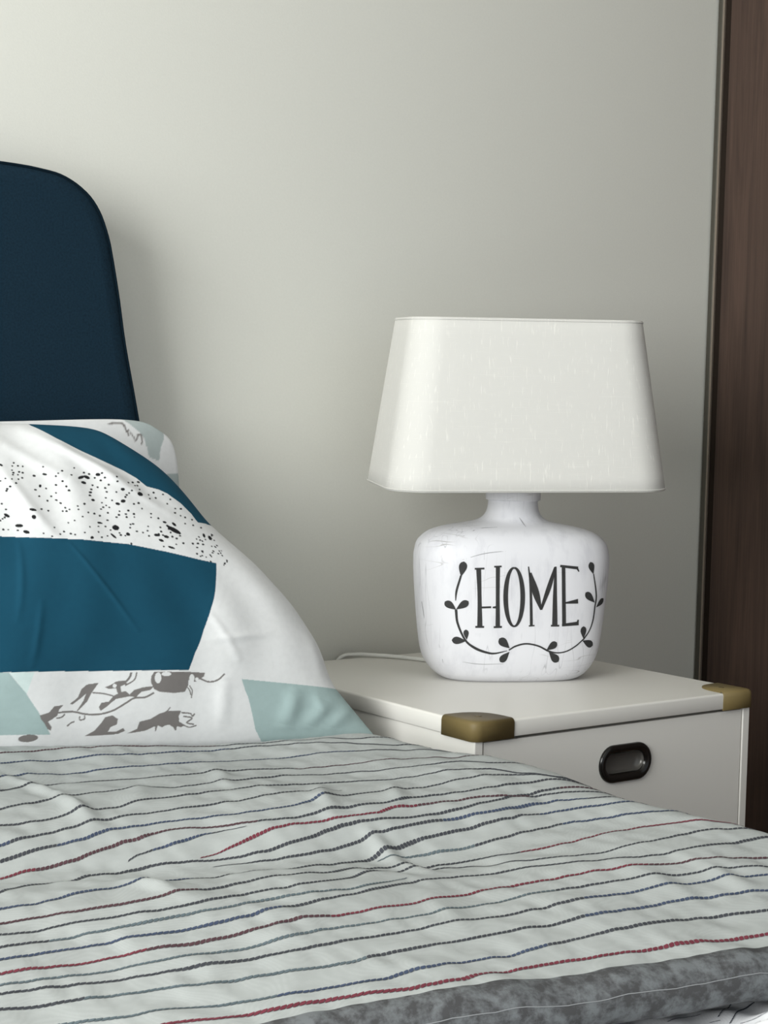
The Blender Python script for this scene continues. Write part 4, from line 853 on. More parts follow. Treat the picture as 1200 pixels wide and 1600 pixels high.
TEAL, PWHITE, MINT, DRAW, DOT = lin(22, 71, 92), lin(219, 220, 220), lin(160, 180, 179), lin(120, 116, 114), lin(34, 34, 36)
PCOL = {'pale': lin(205, 220, 218), 'mintgrey': lin(168, 178, 177), 'teal': TEAL, 'white': PWHITE, 'mint': MINT, 'draw': DRAW, 'dot': DOT}
PRINT = [
 ('poly', 'teal', [(0.6431, 1.1), (0.6431, 0.9884), (0.6893, 0.943), (0.7384, 0.906), (0.7853, 0.8754), (0.8305, 0.8488), (0.8554, 0.8263), (0.8685, 0.801), (0.8989, 0.7933), (0.9162, 0.7827), (0.9375, 0.7528), (0.9462, 0.7221), (0.9433, 0.696), (1.1, 0.6859999999999999), (1.1, 1.1)]),
 ('poly', 'teal', [(0.3523, 0.647), (0.4483, 0.6382), (0.5252, 0.6332), (0.6184, 0.6282), (0.7135, 0.618), (0.7874, 0.597), (0.8468, 0.5758), (0.882, 0.5657), (0.8432, 0.4962), (0.8071, 0.4282), (0.7755, 0.3618), (0.7481, 0.2958), (0.7322, 0.2455), (0.6305, 0.2484), (0.5269, 0.2532), (0.4257, 0.2574), (0.3553, 0.2622)]),
 ('poly', 'mint', [(0.8196, -0.1), (0.8076, 0.0629), (0.812, 0.1018), (0.8194, 0.16), (0.8208, 0.2159), (0.8682, 0.2073), (0.9246, 0.1965), (0.9958, 0.1836), (1.1, 0.16360000000000002), (1.1, -0.1)]),
 ('poly', 'mint', [(0.3553, 0.2622), (0.4392, 0.256), (0.4667, 0.1985), (0.4851, 0.1425), (0.5023, 0.0749), (0.3679, 0.0915)]),
 ('poly', 'pale', [(0.4402, 0.2559), (0.4792, 0.2545), (0.4686, 0.1947)]),
 ('poly', 'draw', [(0.4871, 0.1319), (0.5006, 0.1381), (0.5095, 0.1553), (0.5237, 0.1577), (0.516, 0.1444), (0.5133, 0.1291), (0.5055, 0.1195), (0.4987, 0.1125), (0.5038, 0.0964), (0.5025, 0.0862), (0.4978, 0.092), (0.4934, 0.108), (0.4883, 0.1215)]),
 ('poly', 'draw', [(0.5142, 0.1342), (0.5187, 0.1344), (0.5232, 0.1348), (0.5277, 0.1351), (0.5321, 0.1351), (0.5362, 0.1347), (0.5401, 0.1335), (0.5438, 0.1317), (0.5474, 0.1296), (0.5511, 0.1276), (0.5548, 0.1261), (0.5585, 0.125), (0.5622, 0.124), (0.566, 0.1232), (0.5699, 0.1229), (0.574, 0.1232), (0.5783, 0.124), (0.583, 0.1253), (0.5877, 0.127), (0.5925, 0.1292), (0.5971, 0.1319), (0.6017, 0.1352), (0.6063, 0.1392), (0.6108, 0.1435), (0.615, 0.1477), (0.6189, 0.1515), (0.6225, 0.155), (0.6257, 0.1584), (0.6286, 0.1615), (0.6314, 0.1641), (0.6344, 0.1659), (0.6375, 0.1668), (0.6408, 0.1669), (0.6443, 0.1666), (0.6479, 0.1665), (0.6515, 0.1673), (0.655, 0.1692), (0.6583, 0.1716), (0.6615, 0.1744), (0.6646, 0.1771), (0.6678, 0.1797), (0.667, 0.1845), (0.6638, 0.1818), (0.6607, 0.179), (0.6576, 0.1764), (0.6545, 0.1741), (0.6515, 0.1725), (0.6483, 0.1718), (0.6449, 0.1718), (0.6414, 0.1721), (0.6378, 0.1721), (0.6342, 0.171), (0.6308, 0.1689), (0.6276, 0.1661), (0.6246, 0.1629), (0.6215, 0.1595), (0.618, 0.1561), (0.614, 0.1523), (0.6098, 0.1481), (0.6054, 0.1439), (0.601, 0.14), (0.5966, 0.1368), (0.5922, 0.1343), (0.5875, 0.1322), (0.5829, 0.1305), (0.5784, 0.1292), (0.5742, 0.1284), (0.5702, 0.1282), (0.5665, 0.1285), (0.5629, 0.1292), (0.5593, 0.1301), (0.5556, 0.1313), (0.552, 0.1327), (0.5484, 0.1347), (0.5447, 0.1368), (0.5409, 0.1386), (0.5368, 0.1399), (0.5324, 0.1403), (0.5279, 0.1403), (0.5233, 0.14), (0.5187, 0.1396), (0.5142, 0.1393)]),
 ('poly', 'draw', [(0.511, 0.1184), (0.5127, 0.1189), (0.5144, 0.1193), (0.5162, 0.1197), (0.5179, 0.1203), (0.5195, 0.1214), (0.521, 0.1229), (0.5222, 0.1247), (0.5232, 0.1265), (0.5242, 0.1284), (0.5252, 0.1301), (0.5238, 0.1331), (0.5227, 0.1313), (0.5217, 0.1295), (0.5208, 0.1277), (0.5198, 0.1263), (0.5187, 0.1252), (0.5174, 0.1244), (0.5159, 0.1238), (0.5142, 0.1234), (0.5124, 0.123), (0.5107, 0.1225)]),
 ('poly', 'draw', [(0.5338, 0.1595), (0.548, 0.1782), (0.5551, 0.2011), (0.5643, 0.2135), (0.583, 0.2173), (0.5751, 0.1996), (0.5685, 0.1844), (0.5611, 0.164), (0.545, 0.1391), (0.542, 0.1368), (0.5557, 0.1671), (0.5616, 0.1876), (0.5505, 0.1728), (0.538, 0.1581)]),
 ('poly', 'draw', [(0.5714, 0.1873), (0.5748, 0.1866), (0.5781, 0.1859), (0.5815, 0.1852), (0.5847, 0.1844), (0.5878, 0.1834), (0.5908, 0.182), (0.5937, 0.1805), (0.5966, 0.1788), (0.5995, 0.177), (0.6024, 0.1753), (0.6033, 0.1793), (0.6004, 0.181), (0.5975, 0.1828), (0.5946, 0.1845), (0.5916, 0.1861), (0.5885, 0.1875), (0.5853, 0.1885), (0.582, 0.1894), (0.5786, 0.1901), (0.5752, 0.1908), (0.5719, 0.1915)]),
 ('poly', 'draw', [(0.6028, 0.1773), (0.6105, 0.1836), (0.609, 0.1995), (0.5976, 0.1978), (0.5918, 0.2035), (0.6011, 0.209), (0.6102, 0.2188), (0.6246, 0.2209), (0.6269, 0.2113), (0.6164, 0.2042), (0.6166, 0.1884), (0.6237, 0.1894), (0.6284, 0.1795), (0.6369, 0.1922), (0.6519, 0.1991), (0.6697, 0.2016), (0.6626, 0.1904), (0.6477, 0.1861), (0.6374, 0.1709), (0.6278, 0.1743), (0.6206, 0.1722), (0.6061, 0.1681), (0.5997, 0.1606), (0.5884, 0.1457), (0.5792, 0.1359), (0.5775, 0.1467), (0.5829, 0.1595), (0.5942, 0.1611)]),
 ('ellipse', 'white', [(0.6072, 0.2065), (0.0031, -0.0002), (-0.0004, -0.0057)]),
 ('poly', 'draw', [(0.627, 0.2146), (0.6284, 0.217), (0.6297, 0.2195), (0.6311, 0.2221), (0.6325, 0.2248), (0.6337, 0.2277), (0.6347, 0.2307), (0.6355, 0.2337), (0.6362, 0.2366), (0.6368, 0.2394), (0.6375, 0.2422), (0.6342, 0.2444), (0.6336, 0.2415), (0.6329, 0.2387), (0.6323, 0.236), (0.6317, 0.2334), (0.6309, 0.231), (0.6299, 0.2287), (0.6287, 0.2263), (0.6274, 0.2238), (0.626, 0.2213), (0.6246, 0.2188)]),
 ('poly', 'draw', [(0.6241, 0.2044), (0.6274, 0.2072), (0.6307, 0.2099), (0.6341, 0.2128), (0.6372, 0.2159), (0.6399, 0.2196), (0.6418, 0.2239), (0.6431, 0.2285), (0.6441, 0.2332), (0.6448, 0.2377), (0.6458, 0.2421), (0.6436, 0.2434), (0.6426, 0.2389), (0.6418, 0.2343), (0.641, 0.2299), (0.6399, 0.226), (0.6383, 0.2225), (0.6361, 0.2194), (0.6332, 0.2165), (0.6299, 0.2137), (0.6265, 0.211), (0.6233, 0.2082)]),
 ('poly', 'draw', [(0.6728, 0.2427), (0.7298, 0.2404), (0.7595, 0.2368), (0.7569, 0.2262), (0.7412, 0.2107), (0.7293, 0.2165), (0.7268, 0.2006), (0.7184, 0.1821), (0.6996, 0.1792), (0.6764, 0.1842), (0.6687, 0.1927), (0.6655, 0.2141), (0.6675, 0.2298)]),
 ('ellipse', 'white', [(0.6782, 0.225), (0.0054, -0.0003), (-0.0013, -0.0158)]),
 ('ellipse', 'white', [(0.6928, 0.2354), (0.008, -0.0003), (-0.0004, -0.0063)]),
 ('ellipse', 'white', [(0.7355, 0.2216), (0.0044, -0.0002), (-0.0013, -0.0117)]),
 ('ellipse', 'white', [(0.7439, 0.2181), (0.0031, -0.0001), (-0.0006, -0.0053)]),
 ('poly', 'draw', [(0.7478, 0.219), (0.7506, 0.2165), (0.7534, 0.2137), (0.7562, 0.211), (0.7591, 0.2088), (0.7622, 0.2075), (0.7654, 0.2071), (0.7688, 0.2075), (0.7722, 0.2086), (0.7755, 0.2102), (0.7788, 0.2124), (0.782, 0.2153), (0.7851, 0.219), (0.788, 0.2231), (0.7909, 0.2271), (0.7937, 0.231), (0.7922, 0.2345), (0.7893, 0.2306), (0.7865, 0.2265), (0.7837, 0.2226), (0.7809, 0.2193), (0.7781, 0.2167), (0.7752, 0.2147), (0.7721, 0.2132), (0.769, 0.2123), (0.766, 0.2119), (0.7631, 0.2122), (0.7604, 0.2134), (0.7578, 0.2154), (0.7551, 0.218), (0.7523, 0.2208), (0.7494, 0.2233)]),
 ('poly', 'draw', [(0.7281, 0.1997), (0.7287, 0.1965), (0.7293, 0.1934), (0.7299, 0.1904), (0.7302, 0.1874), (0.7302, 0.1841), (0.7296, 0.1804), (0.7287, 0.1764), (0.7274, 0.1721), (0.7261, 0.1676), (0.7248, 0.1632), (0.7265, 0.1626), (0.7277, 0.167), (0.7291, 0.1714), (0.7304, 0.1759), (0.7314, 0.1803), (0.7321, 0.1845), (0.7322, 0.1884), (0.7318, 0.1919), (0.7312, 0.1951), (0.7305, 0.1981), (0.7299, 0.2012)]),
 ('poly', 'draw', [(0.7242, 0.1945), (0.7248, 0.1917), (0.7254, 0.1889), (0.726, 0.1862), (0.7264, 0.1836), (0.7267, 0.1812), (0.7266, 0.1791), (0.7264, 0.1772), (0.7261, 0.1752), (0.7257, 0.1731), (0.7254, 0.171), (0.7272, 0.1711), (0.7276, 0.1731), (0.7279, 0.1751), (0.7283, 0.1773), (0.7286, 0.1797), (0.7286, 0.1823), (0.7283, 0.185), (0.7279, 0.1878), (0.7273, 0.1906), (0.7266, 0.1934), (0.726, 0.1961)]),
 ('poly', 'draw', [(0.5503, 0.0648), (0.5652, 0.079), (0.5773, 0.1016), (0.5841, 0.1169), (0.5955, 0.1211), (0.6026, 0.1098), (0.5998, 0.0941), (0.5897, 0.087), (0.5848, 0.0742), (0.5968, 0.073), (0.6083, 0.0826), (0.6104, 0.0744), (0.5991, 0.0659), (0.5751, 0.0646)]),
 ('poly', 'draw', [(0.6125, 0.0661), (0.6284, 0.0781), (0.6345, 0.099), (0.6517, 0.1056), (0.6674, 0.1205), (0.6826, 0.1275), (0.7026, 0.1262), (0.6958, 0.1104), (0.6945, 0.0915), (0.7017, 0.0828), (0.6955, 0.0778), (0.6889, 0.081), (0.6866, 0.0687), (0.6847, 0.0689), (0.6831, 0.0788), (0.6784, 0.0857), (0.6714, 0.0851), (0.6666, 0.079), (0.6605, 0.086), (0.656, 0.0691), (0.6547, 0.0692), (0.6561, 0.0837), (0.64, 0.0716), (0.6235, 0.0678)]),
 ('poly', 'draw', [(0.667, 0.1137), (0.6696, 0.116), (0.6723, 0.1183), (0.675, 0.1206), (0.6776, 0.123), (0.6799, 0.1253), (0.6818, 0.1277), (0.6834, 0.1301), (0.6848, 0.1324), (0.6861, 0.1347), (0.6875, 0.1369), (0.6865, 0.1391), (0.6851, 0.1368), (0.6838, 0.1345), (0.6825, 0.1323), (0.681, 0.1301), (0.6793, 0.1279), (0.6771, 0.1257), (0.6746, 0.1235), (0.6719, 0.1212), (0.6692, 0.1189), (0.6665, 0.1166)]),
 ('poly', 'draw', [(0.7013, 0.1187), (0.7043, 0.1181), (0.7074, 0.1175), (0.7105, 0.1169), (0.7131, 0.1162), (0.7148, 0.1153), (0.7155, 0.1142), (0.7157, 0.1128), (0.7156, 0.111), (0.7155, 0.1087), (0.7167, 0.1069), (0.7183, 0.1077), (0.7196, 0.1095), (0.7209, 0.1115), (0.7222, 0.1136), (0.7233, 0.1153), (0.7221, 0.1183), (0.7209, 0.1165), (0.7196, 0.1144), (0.7184, 0.1125), (0.7176, 0.1114), (0.7175, 0.1112), (0.7179, 0.1107), (0.718, 0.1118), (0.7181, 0.1143), (0.7177, 0.1171), (0.7163, 0.1193), (0.7142, 0.1204), (0.7114, 0.1212), (0.7083, 0.1218), (0.7051, 0.1223), (0.7021, 0.123)]),
 ('poly', 'draw', [(0.7024, 0.1078), (0.7054, 0.1067), (0.7089, 0.1056), (0.712, 0.1045), (0.7143, 0.1033), (0.715, 0.1029), (0.7147, 0.1029), (0.7123, 0.1005), (0.7091, 0.0976), (0.7063, 0.0946), (0.7045, 0.0906), (0.7056, 0.0871), (0.7078, 0.0857), (0.7104, 0.0846), (0.7131, 0.0835), (0.7155, 0.0824), (0.7165, 0.0866), (0.7141, 0.0878), (0.7114, 0.0888), (0.7089, 0.0898), (0.7072, 0.091), (0.7068, 0.0908), (0.7073, 0.0913), (0.7098, 0.0938), (0.7129, 0.0967), (0.7158, 0.0998), (0.7173, 0.1043), (0.7158, 0.1073), (0.7131, 0.1087), (0.7098, 0.1098), (0.7064, 0.1109), (0.7034, 0.112)]),
 ('poly', 'draw', [(0.6938, 0.0899), (0.6962, 0.0867), (0.6985, 0.0832), (0.701, 0.0798), (0.7035, 0.077), (0.7061, 0.0752), (0.7089, 0.0748), (0.7117, 0.0756), (0.7144, 0.077), (0.7171, 0.0785), (0.7197, 0.0797), (0.7197, 0.0834), (0.717, 0.0821), (0.7143, 0.0806), (0.7117, 0.0793), (0.7093, 0.0786), (0.7069, 0.0789), (0.7046, 0.0804), (0.7023, 0.0831), (0.7, 0.0864), (0.6976, 0.0899), (0.6952, 0.0931)]),
 ('ellipse', 'draw', [(0.4713, 0.0688), (0.0136, 0.0009), (0.0009, -0.0104)]),
 ('poly', 'draw', [(0.5455, 0.1235), (0.5452, 0.1213), (0.5448, 0.1188), (0.5445, 0.1162), (0.5444, 0.1135), (0.5452, 0.111), (0.5466, 0.1101), (0.5483, 0.1101), (0.5502, 0.1106), (0.5519, 0.1116), (0.5534, 0.1131), (0.5543, 0.1156), (0.5546, 0.1182), (0.5546, 0.1208), (0.5546, 0.1231), (0.5546, 0.1252), (0.5524, 0.125), (0.5524, 0.1227), (0.5524, 0.1203), (0.5524, 0.1182), (0.5523, 0.1168), (0.5521, 0.1162), (0.5513, 0.1155), (0.5499, 0.1147), (0.5483, 0.1143), (0.547, 0.1143), (0.5465, 0.1145), (0.5465, 0.1145), (0.5466, 0.1158), (0.5469, 0.118), (0.5473, 0.1205), (0.5476, 0.1229)]),
 ('poly', 'draw', [(0.5269, 0.0948), (0.528, 0.0965), (0.5292, 0.0984), (0.5303, 0.1001), (0.5314, 0.1016), (0.5324, 0.1029), (0.5334, 0.1038), (0.5344, 0.1045), (0.5355, 0.1051), (0.5366, 0.1057), (0.5377, 0.1063), (0.5372, 0.1103), (0.5361, 0.1097), (0.535, 0.1091), (0.5338, 0.1085), (0.5326, 0.1077), (0.5314, 0.1065), (0.5302, 0.1051), (0.529, 0.1034), (0.5278, 0.1016), (0.5267, 0.0998), (0.5256, 0.0981)]),
 ('ellipse', 'dot', [(0.5376, 0.7151), (0.008, -0.002), (-0.0018, -0.004)]),
 ('ellipse', 'dot', [(0.5338, 0.6937), (0.0027, -0.0045), (-0.004, -0.0043)]),
 ('ellipse', 'dot', [(0.4958, 0.6691), (0.0084, -0.0002), (-0.0013, -0.005)]),
 ('ellipse', 'dot', [(0.5057, 0.6502), (0.0058, -0.0031), (-0.0023, -0.0047)]),
 ('ellipse', 'dot', [(0.6953, 0.8187), (0.0109, 0.0038), (-0.0009, -0.0046)]),
 ('ellipse', 'dot', [(0.7116, 0.8203), (0.0066, -0.0038), (-0.0038, -0.0046)]),
 ('ellipse', 'dot', [(0.6947, 0.8024), (0.0062, -0.002), (-0.0031, -0.0042)]),
 ('ellipse', 'dot', [(0.7446, 0.8286), (0.0054, -0.0014), (-0.0032, -0.0047)]),
 ('ellipse', 'dot', [(0.788, 0.7846), (0.0052, -0.0009), (-0.0032, -0.0043)]),
 ('ellipse', 'dot', [(0.8293, 0.7727), (0.0058, -0.0031), (-0.0057, -0.0059)]),
 ('ellipse', 'dot', [(0.7713, 0.7484), (0.0063, 0.0003), (-0.0025, -0.0052)]),
 ('ellipse', 'dot', [(0.7536, 0.7397), (0.0047, -0.002), (-0.0028, -0.004)]),
 ('ellipse', 'dot', [(0.7122, 0.6669), (0.0063, -0.003), (-0.0059, -0.0075)]),
 ('ellipse', 'dot', [(0.6812, 0.68), (0.0059, -0.0013), (-0.0021, -0.0031)]),
 ('ellipse', 'dot', [(0.696, 0.7495), (0.0041, -0.0014), (-0.0025, -0.0036)]),
 ('ellipse', 'dot', [(0.6453, 0.776), (0.0033, -0.0009), (-0.0017, -0.0031)]),
 ('ellipse', 'dot', [(0.8507, 0.6644), (0.009, -0.0109), (-0.007, -0.0059)]),
 ('ellipse', 'dot', [(0.8655, 0.6831), (0.0013, -0.0053), (-0.0045, -0.0031)]),
 ('ellipse', 'dot', [(0.8442, 0.6879), (0.004, -0.0016), (-0.0031, -0.0032)]),
 ('ellipse', 'dot', [(0.7967, 0.6472), (0.0067, -0.0007), (-0.003, -0.0042)]),
 ('ellipse', 'dot', [(0.7964, 0.6312), (0.0038, -0.0031), (-0.0032, -0.0034)]),
 ('ellipse', 'dot', [(0.8158, 0.6426), (0.0046, -0.0023), (-0.0037, -0.0041)]),
 ('ellipse', 'dot', [(0.8064, 0.61), (0.0062, -0.0032), (-0.0025, -0.003)]),
 ('ellipse', 'dot', [(0.6935, 0.6418), (0.0028, -0.0072), (-0.0028, -0.0024)]),
 ('ellipse', 'dot', [(0.6408, 0.6345), (0.0039, 0.0002), (-0.0021, -0.0046)]),
 ('ellipse', 'dot', [(0.7299, 0.6478), (0.0032, -0.0025), (-0.0038, -0.0043)]),
 ('ellipse', 'dot', [(0.477, 0.6994), (0.0051, -0.0046), (-0.0025, -0.0039)]),
 ('ellipse', 'dot', [(0.5756, 0.8208), (0.004, -0.0009), (-0.0017, -0.0032)]),
 ('ellipse', 'dot', [(0.6037, 0.8258), (0.0053, -0.0014), (-0.0016, -0.0031)]),
 ('ellipse', 'dot', [(0.6511, 0.8361), (0.0035, 0.0), (-0.0011, -0.0027)]),
 ('ellipse', 'dot', [(0.5642, 0.7773), (0.0036, -0.0007), (-0.0013, -0.0026)]),
 ('ellipse', 'dot', [(0.5803, 0.7901), (0.0035, 0.0001), (-0.0016, -0.0048)]),
 ('ellipse', 'dot', [(0.6054, 0.7474), (0.0029, -0.0014), (-0.0014, -0.0025)]),
 ('ellipse', 'dot', [(0.6121, 0.7379), (0.0025, -0.0013), (-0.0014, -0.0025)]),
 ('ellipse', 'dot', [(0.668, 0.7363), (0.0032, -0.0006), (-0.0018, -0.0031)]),
 ('ellipse', 'dot', [(0.6997, 0.7731), (0.0044, -0.0003), (-0.0017, -0.0032)]),
 ('ellipse', 'dot', [(0.6939, 0.7633), (0.0037, -0.0007), (-0.0016, -0.0027)]),
 ('ellipse', 'dot', [(0.7064, 0.7828), (0.003, -0.0011), (-0.0019, -0.0026)]),
 ('ellipse', 'dot', [(0.8523, 0.8132), (0.0039, -0.0013), (-0.0031, -0.0033)]),
 ('ellipse', 'dot', [(0.4981, 0.8503), (0.0037, -0.003), (-0.0021, -0.0028)]),
 ('ellipse', 'dot', [(0.9189, 0.6524), (0.0048, 0.0019), (-0.0038, -0.0066)]),
 ('ellipse', 'dot', [(0.9293, 0.646), (0.0062, 0.003), (-0.0027, -0.0072)]),
 ('ellipse', 'dot', [(0.5347, 0.859), (0.0026, -0.0005), (-0.0013, -0.0025)]),
 ('ellipse', 'dot', [(0.5276, 0.8489), (0.0024, -0.0005), (-0.0012, -0.0023)]),
 ('ellipse', 'dot', [(0.543, 0.8499), (0.0027, -0.0005), (-0.0014, -0.0026)]),
 ('ellipse', 'dot', [(0.5555, 0.849), (0.0025, -0.0005), (-0.0013, -0.0024)]),
 ('ellipse', 'dot', [(0.5223, 0.8354), (0.0024, -0.0005), (-0.0011, -0.0023)]),
 ('ellipse', 'dot', [(0.52, 0.821), (0.0026, -0.0006), (-0.0012, -0.0025)]),
 ('ellipse', 'dot', [(0.5234, 0.8275), (0.0031, -0.0006), (-0.0014, -0.003)]),
 ('ellipse', 'dot', [(0.5397, 0.831), (0.0031, -0.0006), (-0.0015, -0.0029)]),
 ('ellipse', 'dot', [(0.5484, 0.8289), (0.003, -0.0006), (-0.0015, -0.0029)]),
 ('ellipse', 'dot', [(0.5335, 0.8217), (0.0025, -0.0005), (-0.0012, -0.0024)]),
 ('ellipse', 'dot', [(0.5416, 0.8126), (0.0028, -0.0006), (-0.0013, -0.0027)]),
 ('ellipse', 'dot', [(0.5304, 0.8079), (0.0025, -0.0005), (-0.0011, -0.0024)]),
 ('ellipse', 'dot', [(0.5129, 0.8072), (0.0023, -0.0005), (-0.001, -0.0023)]),
 ('ellipse', 'dot', [(0.4972, 0.8083), (0.0022, -0.0006), (-0.0009, -0.0022)]),
 ('ellipse', 'dot', [(0.484, 0.8015), (0.0023, -0.0006), (-0.0009, -0.0023)]),
 ('ellipse', 'dot', [(0.5197, 0.7949), (0.003, -0.0007), (-0.0013, -0.003)]),
 ('ellipse', 'dot', [(0.5026, 0.7842), (0.0028, -0.0007), (-0.0011, -0.0028)]),
 ('ellipse', 'dot', [(0.4945, 0.7774), (0.0028, -0.0007), (-0.0011, -0.0028)]),
 ('ellipse', 'dot', [(0.4916, 0.7718), (0.0027, -0.0007), (-0.0011, -0.0027)]),
 ('ellipse', 'dot', [(0.6067, 0.848), (0.0023, -0.0006), (-0.0013, -0.0023)]),
 ('ellipse', 'dot', [(0.6376, 0.8282), (0.0023, -0.0007), (-0.0013, -0.0024)]),
 ('ellipse', 'dot', [(0.6287, 0.8193), (0.0026, -0.0008), (-0.0014, -0.0027)]),
 ('ellipse', 'dot', [(0.6397, 0.8044), (0.0027, -0.0008), (-0.0015, -0.0028)]),
 ('ellipse', 'dot', [(0.6431, 0.7886), (0.0028, -0.0008), (-0.0016, -0.0029)]),
 ('ellipse', 'dot', [(0.6204, 0.7932), (0.0027, -0.0008), (-0.0015, -0.0029)]),
 ('ellipse', 'dot', [(0.612, 0.7692), (0.002, -0.0006), (-0.0011, -0.0022)]),
 ('ellipse', 'dot', [(0.5673, 0.7577), (0.0027, -0.0006), (-0.0013, -0.0027)]),
 ('ellipse', 'dot', [(0.5835, 0.745), (0.0027, -0.0006), (-0.0013, -0.0027)]),
 ('ellipse', 'dot', [(0.5972, 0.7588), (0.0025, -0.0007), (-0.0013, -0.0026)]),
 ('ellipse', 'dot', [(0.5928, 0.7827), (0.0023, -0.0006), (-0.0012, -0.0023)]),
 ('ellipse', 'dot', [(0.6711, 0.8245), (0.0028, -0.0006), (-0.0016, -0.0026)]),
 ('ellipse', 'dot', [(0.69, 0.8474), (0.0025, -0.0004), (-0.0016, -0.0023)]),
 ('ellipse', 'dot', [(0.7108, 0.834), (0.0033, -0.0006), (-0.0021, -0.0031)]),
 ('ellipse', 'dot', [(0.723, 0.8303), (0.003, -0.0007), (-0.002, -0.003)]),
 ('ellipse', 'dot', [(0.7323, 0.8189), (0.0026, -0.0007), (-0.0017, -0.0027)]),
 ('ellipse', 'dot', [(0.7557, 0.8326), (0.0025, -0.0006), (-0.0017, -0.0025)]),
 ('ellipse', 'dot', [(0.7438, 0.8111), (0.0029, -0.0008), (-0.0019, -0.003)]),
 ('ellipse', 'dot', [(0.7577, 0.8192), (0.0027, -0.0007), (-0.0019, -0.0027)]),
 ('ellipse', 'dot', [(0.7579, 0.798), (0.0029, -0.0007), (-0.0019, -0.0029)]),
 ('ellipse', 'dot', [(0.7442, 0.7874), (0.0028, -0.0008), (-0.0018, -0.0029)]),
 ('ellipse', 'dot', [(0.7155, 0.7958), (0.0027, -0.0006), (-0.0017, -0.0026)]),
 ('ellipse', 'dot', [(0.726, 0.7898), (0.0025, -0.0006), (-0.0016, -0.0025)]),
 ('ellipse', 'dot', [(0.7423, 0.7758), (0.0026, -0.0007), (-0.0016, -0.0026)]),
 ('ellipse', 'dot', [(0.7321, 0.7576), (0.0024, -0.0007), (-0.0015, -0.0025)]),
 ('ellipse', 'dot', [(0.7159, 0.7427), (0.0023, -0.0005), (-0.0014, -0.0023)]),
 ('ellipse', 'dot', [(0.7049, 0.7227), (0.0024, -0.0005), (-0.0015, -0.0024)]),
 ('ellipse', 'dot', [(0.7132, 0.7287), (0.0028, -0.0007), (-0.0017, -0.0029)]),
 ('ellipse', 'dot', [(0.7228, 0.7341), (0.0021, -0.0005), (-0.0013, -0.0022)]),
 ('ellipse', 'dot', [(0.7278, 0.7285), (0.0021, -0.0005), (-0.0013, -0.0022)]),
 ('ellipse', 'dot', [(0.7168, 0.7118), (0.0025, -0.0006), (-0.0017, -0.0027)]),
 ('ellipse', 'dot', [(0.7668, 0.7757), (0.0024, -0.0006), (-0.0016, -0.0024)]),
 ('ellipse', 'dot', [(0.7906, 0.8227), (0.0031, -0.0004), (-0.0023, -0.0029)]),
 ('ellipse', 'dot', [(0.7847, 0.8082), (0.0029, -0.0005), (-0.0021, -0.0027)]),
 ('ellipse', 'dot', [(0.8171, 0.8075), (0.0029, -0.0004), (-0.0023, -0.0027)]),
 ('ellipse', 'dot', [(0.8325, 0.81), (0.0035, -0.0005), (-0.0028, -0.0033)]),
 ('ellipse', 'dot', [(0.8323, 0.7997), (0.0027, -0.0004), (-0.0021, -0.0025)]),
 ('ellipse', 'dot', [(0.8403, 0.8004), (0.0029, -0.0005), (-0.0023, -0.0027)]),
 ('ellipse', 'dot', [(0.838, 0.7879), (0.0027, -0.0004), (-0.0021, -0.0025)]),
 ('ellipse', 'dot', [(0.7902, 0.768), (0.003, -0.0005), (-0.002, -0.0028)]),
 ('ellipse', 'dot', [(0.7997, 0.7739), (0.0027, -0.0004), (-0.0019, -0.0025)]),
 ('ellipse', 'dot', [(0.8108, 0.7818), (0.0028, -0.0004), (-0.0021, -0.0027)]),
 ('ellipse', 'dot', [(0.7835, 0.7613), (0.003, -0.0006), (-0.002, -0.0029)]),
 ('ellipse', 'dot', [(0.7442, 0.7499), (0.0023, -0.0006), (-0.0014, -0.0024)]),
 ('ellipse', 'dot', [(0.7957, 0.7408), (0.0028, -0.0005), (-0.0019, -0.0027)]),
 ('ellipse', 'dot', [(0.81, 0.7443), (0.0032, -0.0006), (-0.0022, -0.0031)]),
 ('ellipse', 'dot', [(0.8099, 0.7276), (0.0023, -0.0005), (-0.0017, -0.0023)]),
 ('ellipse', 'dot', [(0.8557, 0.7732), (0.0025, -0.0004), (-0.002, -0.0024)]),
 ('ellipse', 'dot', [(0.8499, 0.7605), (0.0026, -0.0004), (-0.002, -0.0025)]),
 ('ellipse', 'dot', [(0.8761, 0.7818), (0.0032, -0.0005), (-0.0026, -0.003)]),
 ('ellipse', 'dot', [(0.8708, 0.7648), (0.003, -0.0005), (-0.0024, -0.0029)]),
 ('ellipse', 'dot', [(0.901, 0.7783), (0.0027, -0.0004), (-0.0022, -0.0026)]),
 ('ellipse', 'dot', [(0.9125, 0.7637), (0.0028, -0.0004), (-0.0023, -0.0027)]),
 ('ellipse', 'dot', [(0.8932, 0.7484), (0.0026, -0.0004), (-0.0021, -0.0025)]),
 ('ellipse', 'dot', [(0.8251, 0.7128), (0.0026, -0.0005), (-0.0021, -0.0026)]),
 ('ellipse', 'dot', [(0.8177, 0.701), (0.0021, -0.0005), (-0.0018, -0.0022)]),
 ('ellipse', 'dot', [(0.8357, 0.6994), (0.0028, -0.0006), (-0.0024, -0.0029)]),
 ('ellipse', 'dot', [(0.7704, 0.7196), (0.0029, -0.0007), (-0.0019, -0.0029)]),
 ('ellipse', 'dot', [(0.7592, 0.709), (0.0028, -0.0007), (-0.002, -0.0029)]),
 ('ellipse', 'dot', [(0.7561, 0.6997), (0.0026, -0.0007), (-0.0019, -0.0028)]),
 ('ellipse', 'dot', [(0.7794, 0.7097), (0.0029, -0.0007), (-0.0021, -0.003)]),
 ('ellipse', 'dot', [(0.7752, 0.7003), (0.002, -0.0005), (-0.0015, -0.0021)]),
 ('ellipse', 'dot', [(0.7476, 0.7175), (0.0022, -0.0006), (-0.0015, -0.0024)]),
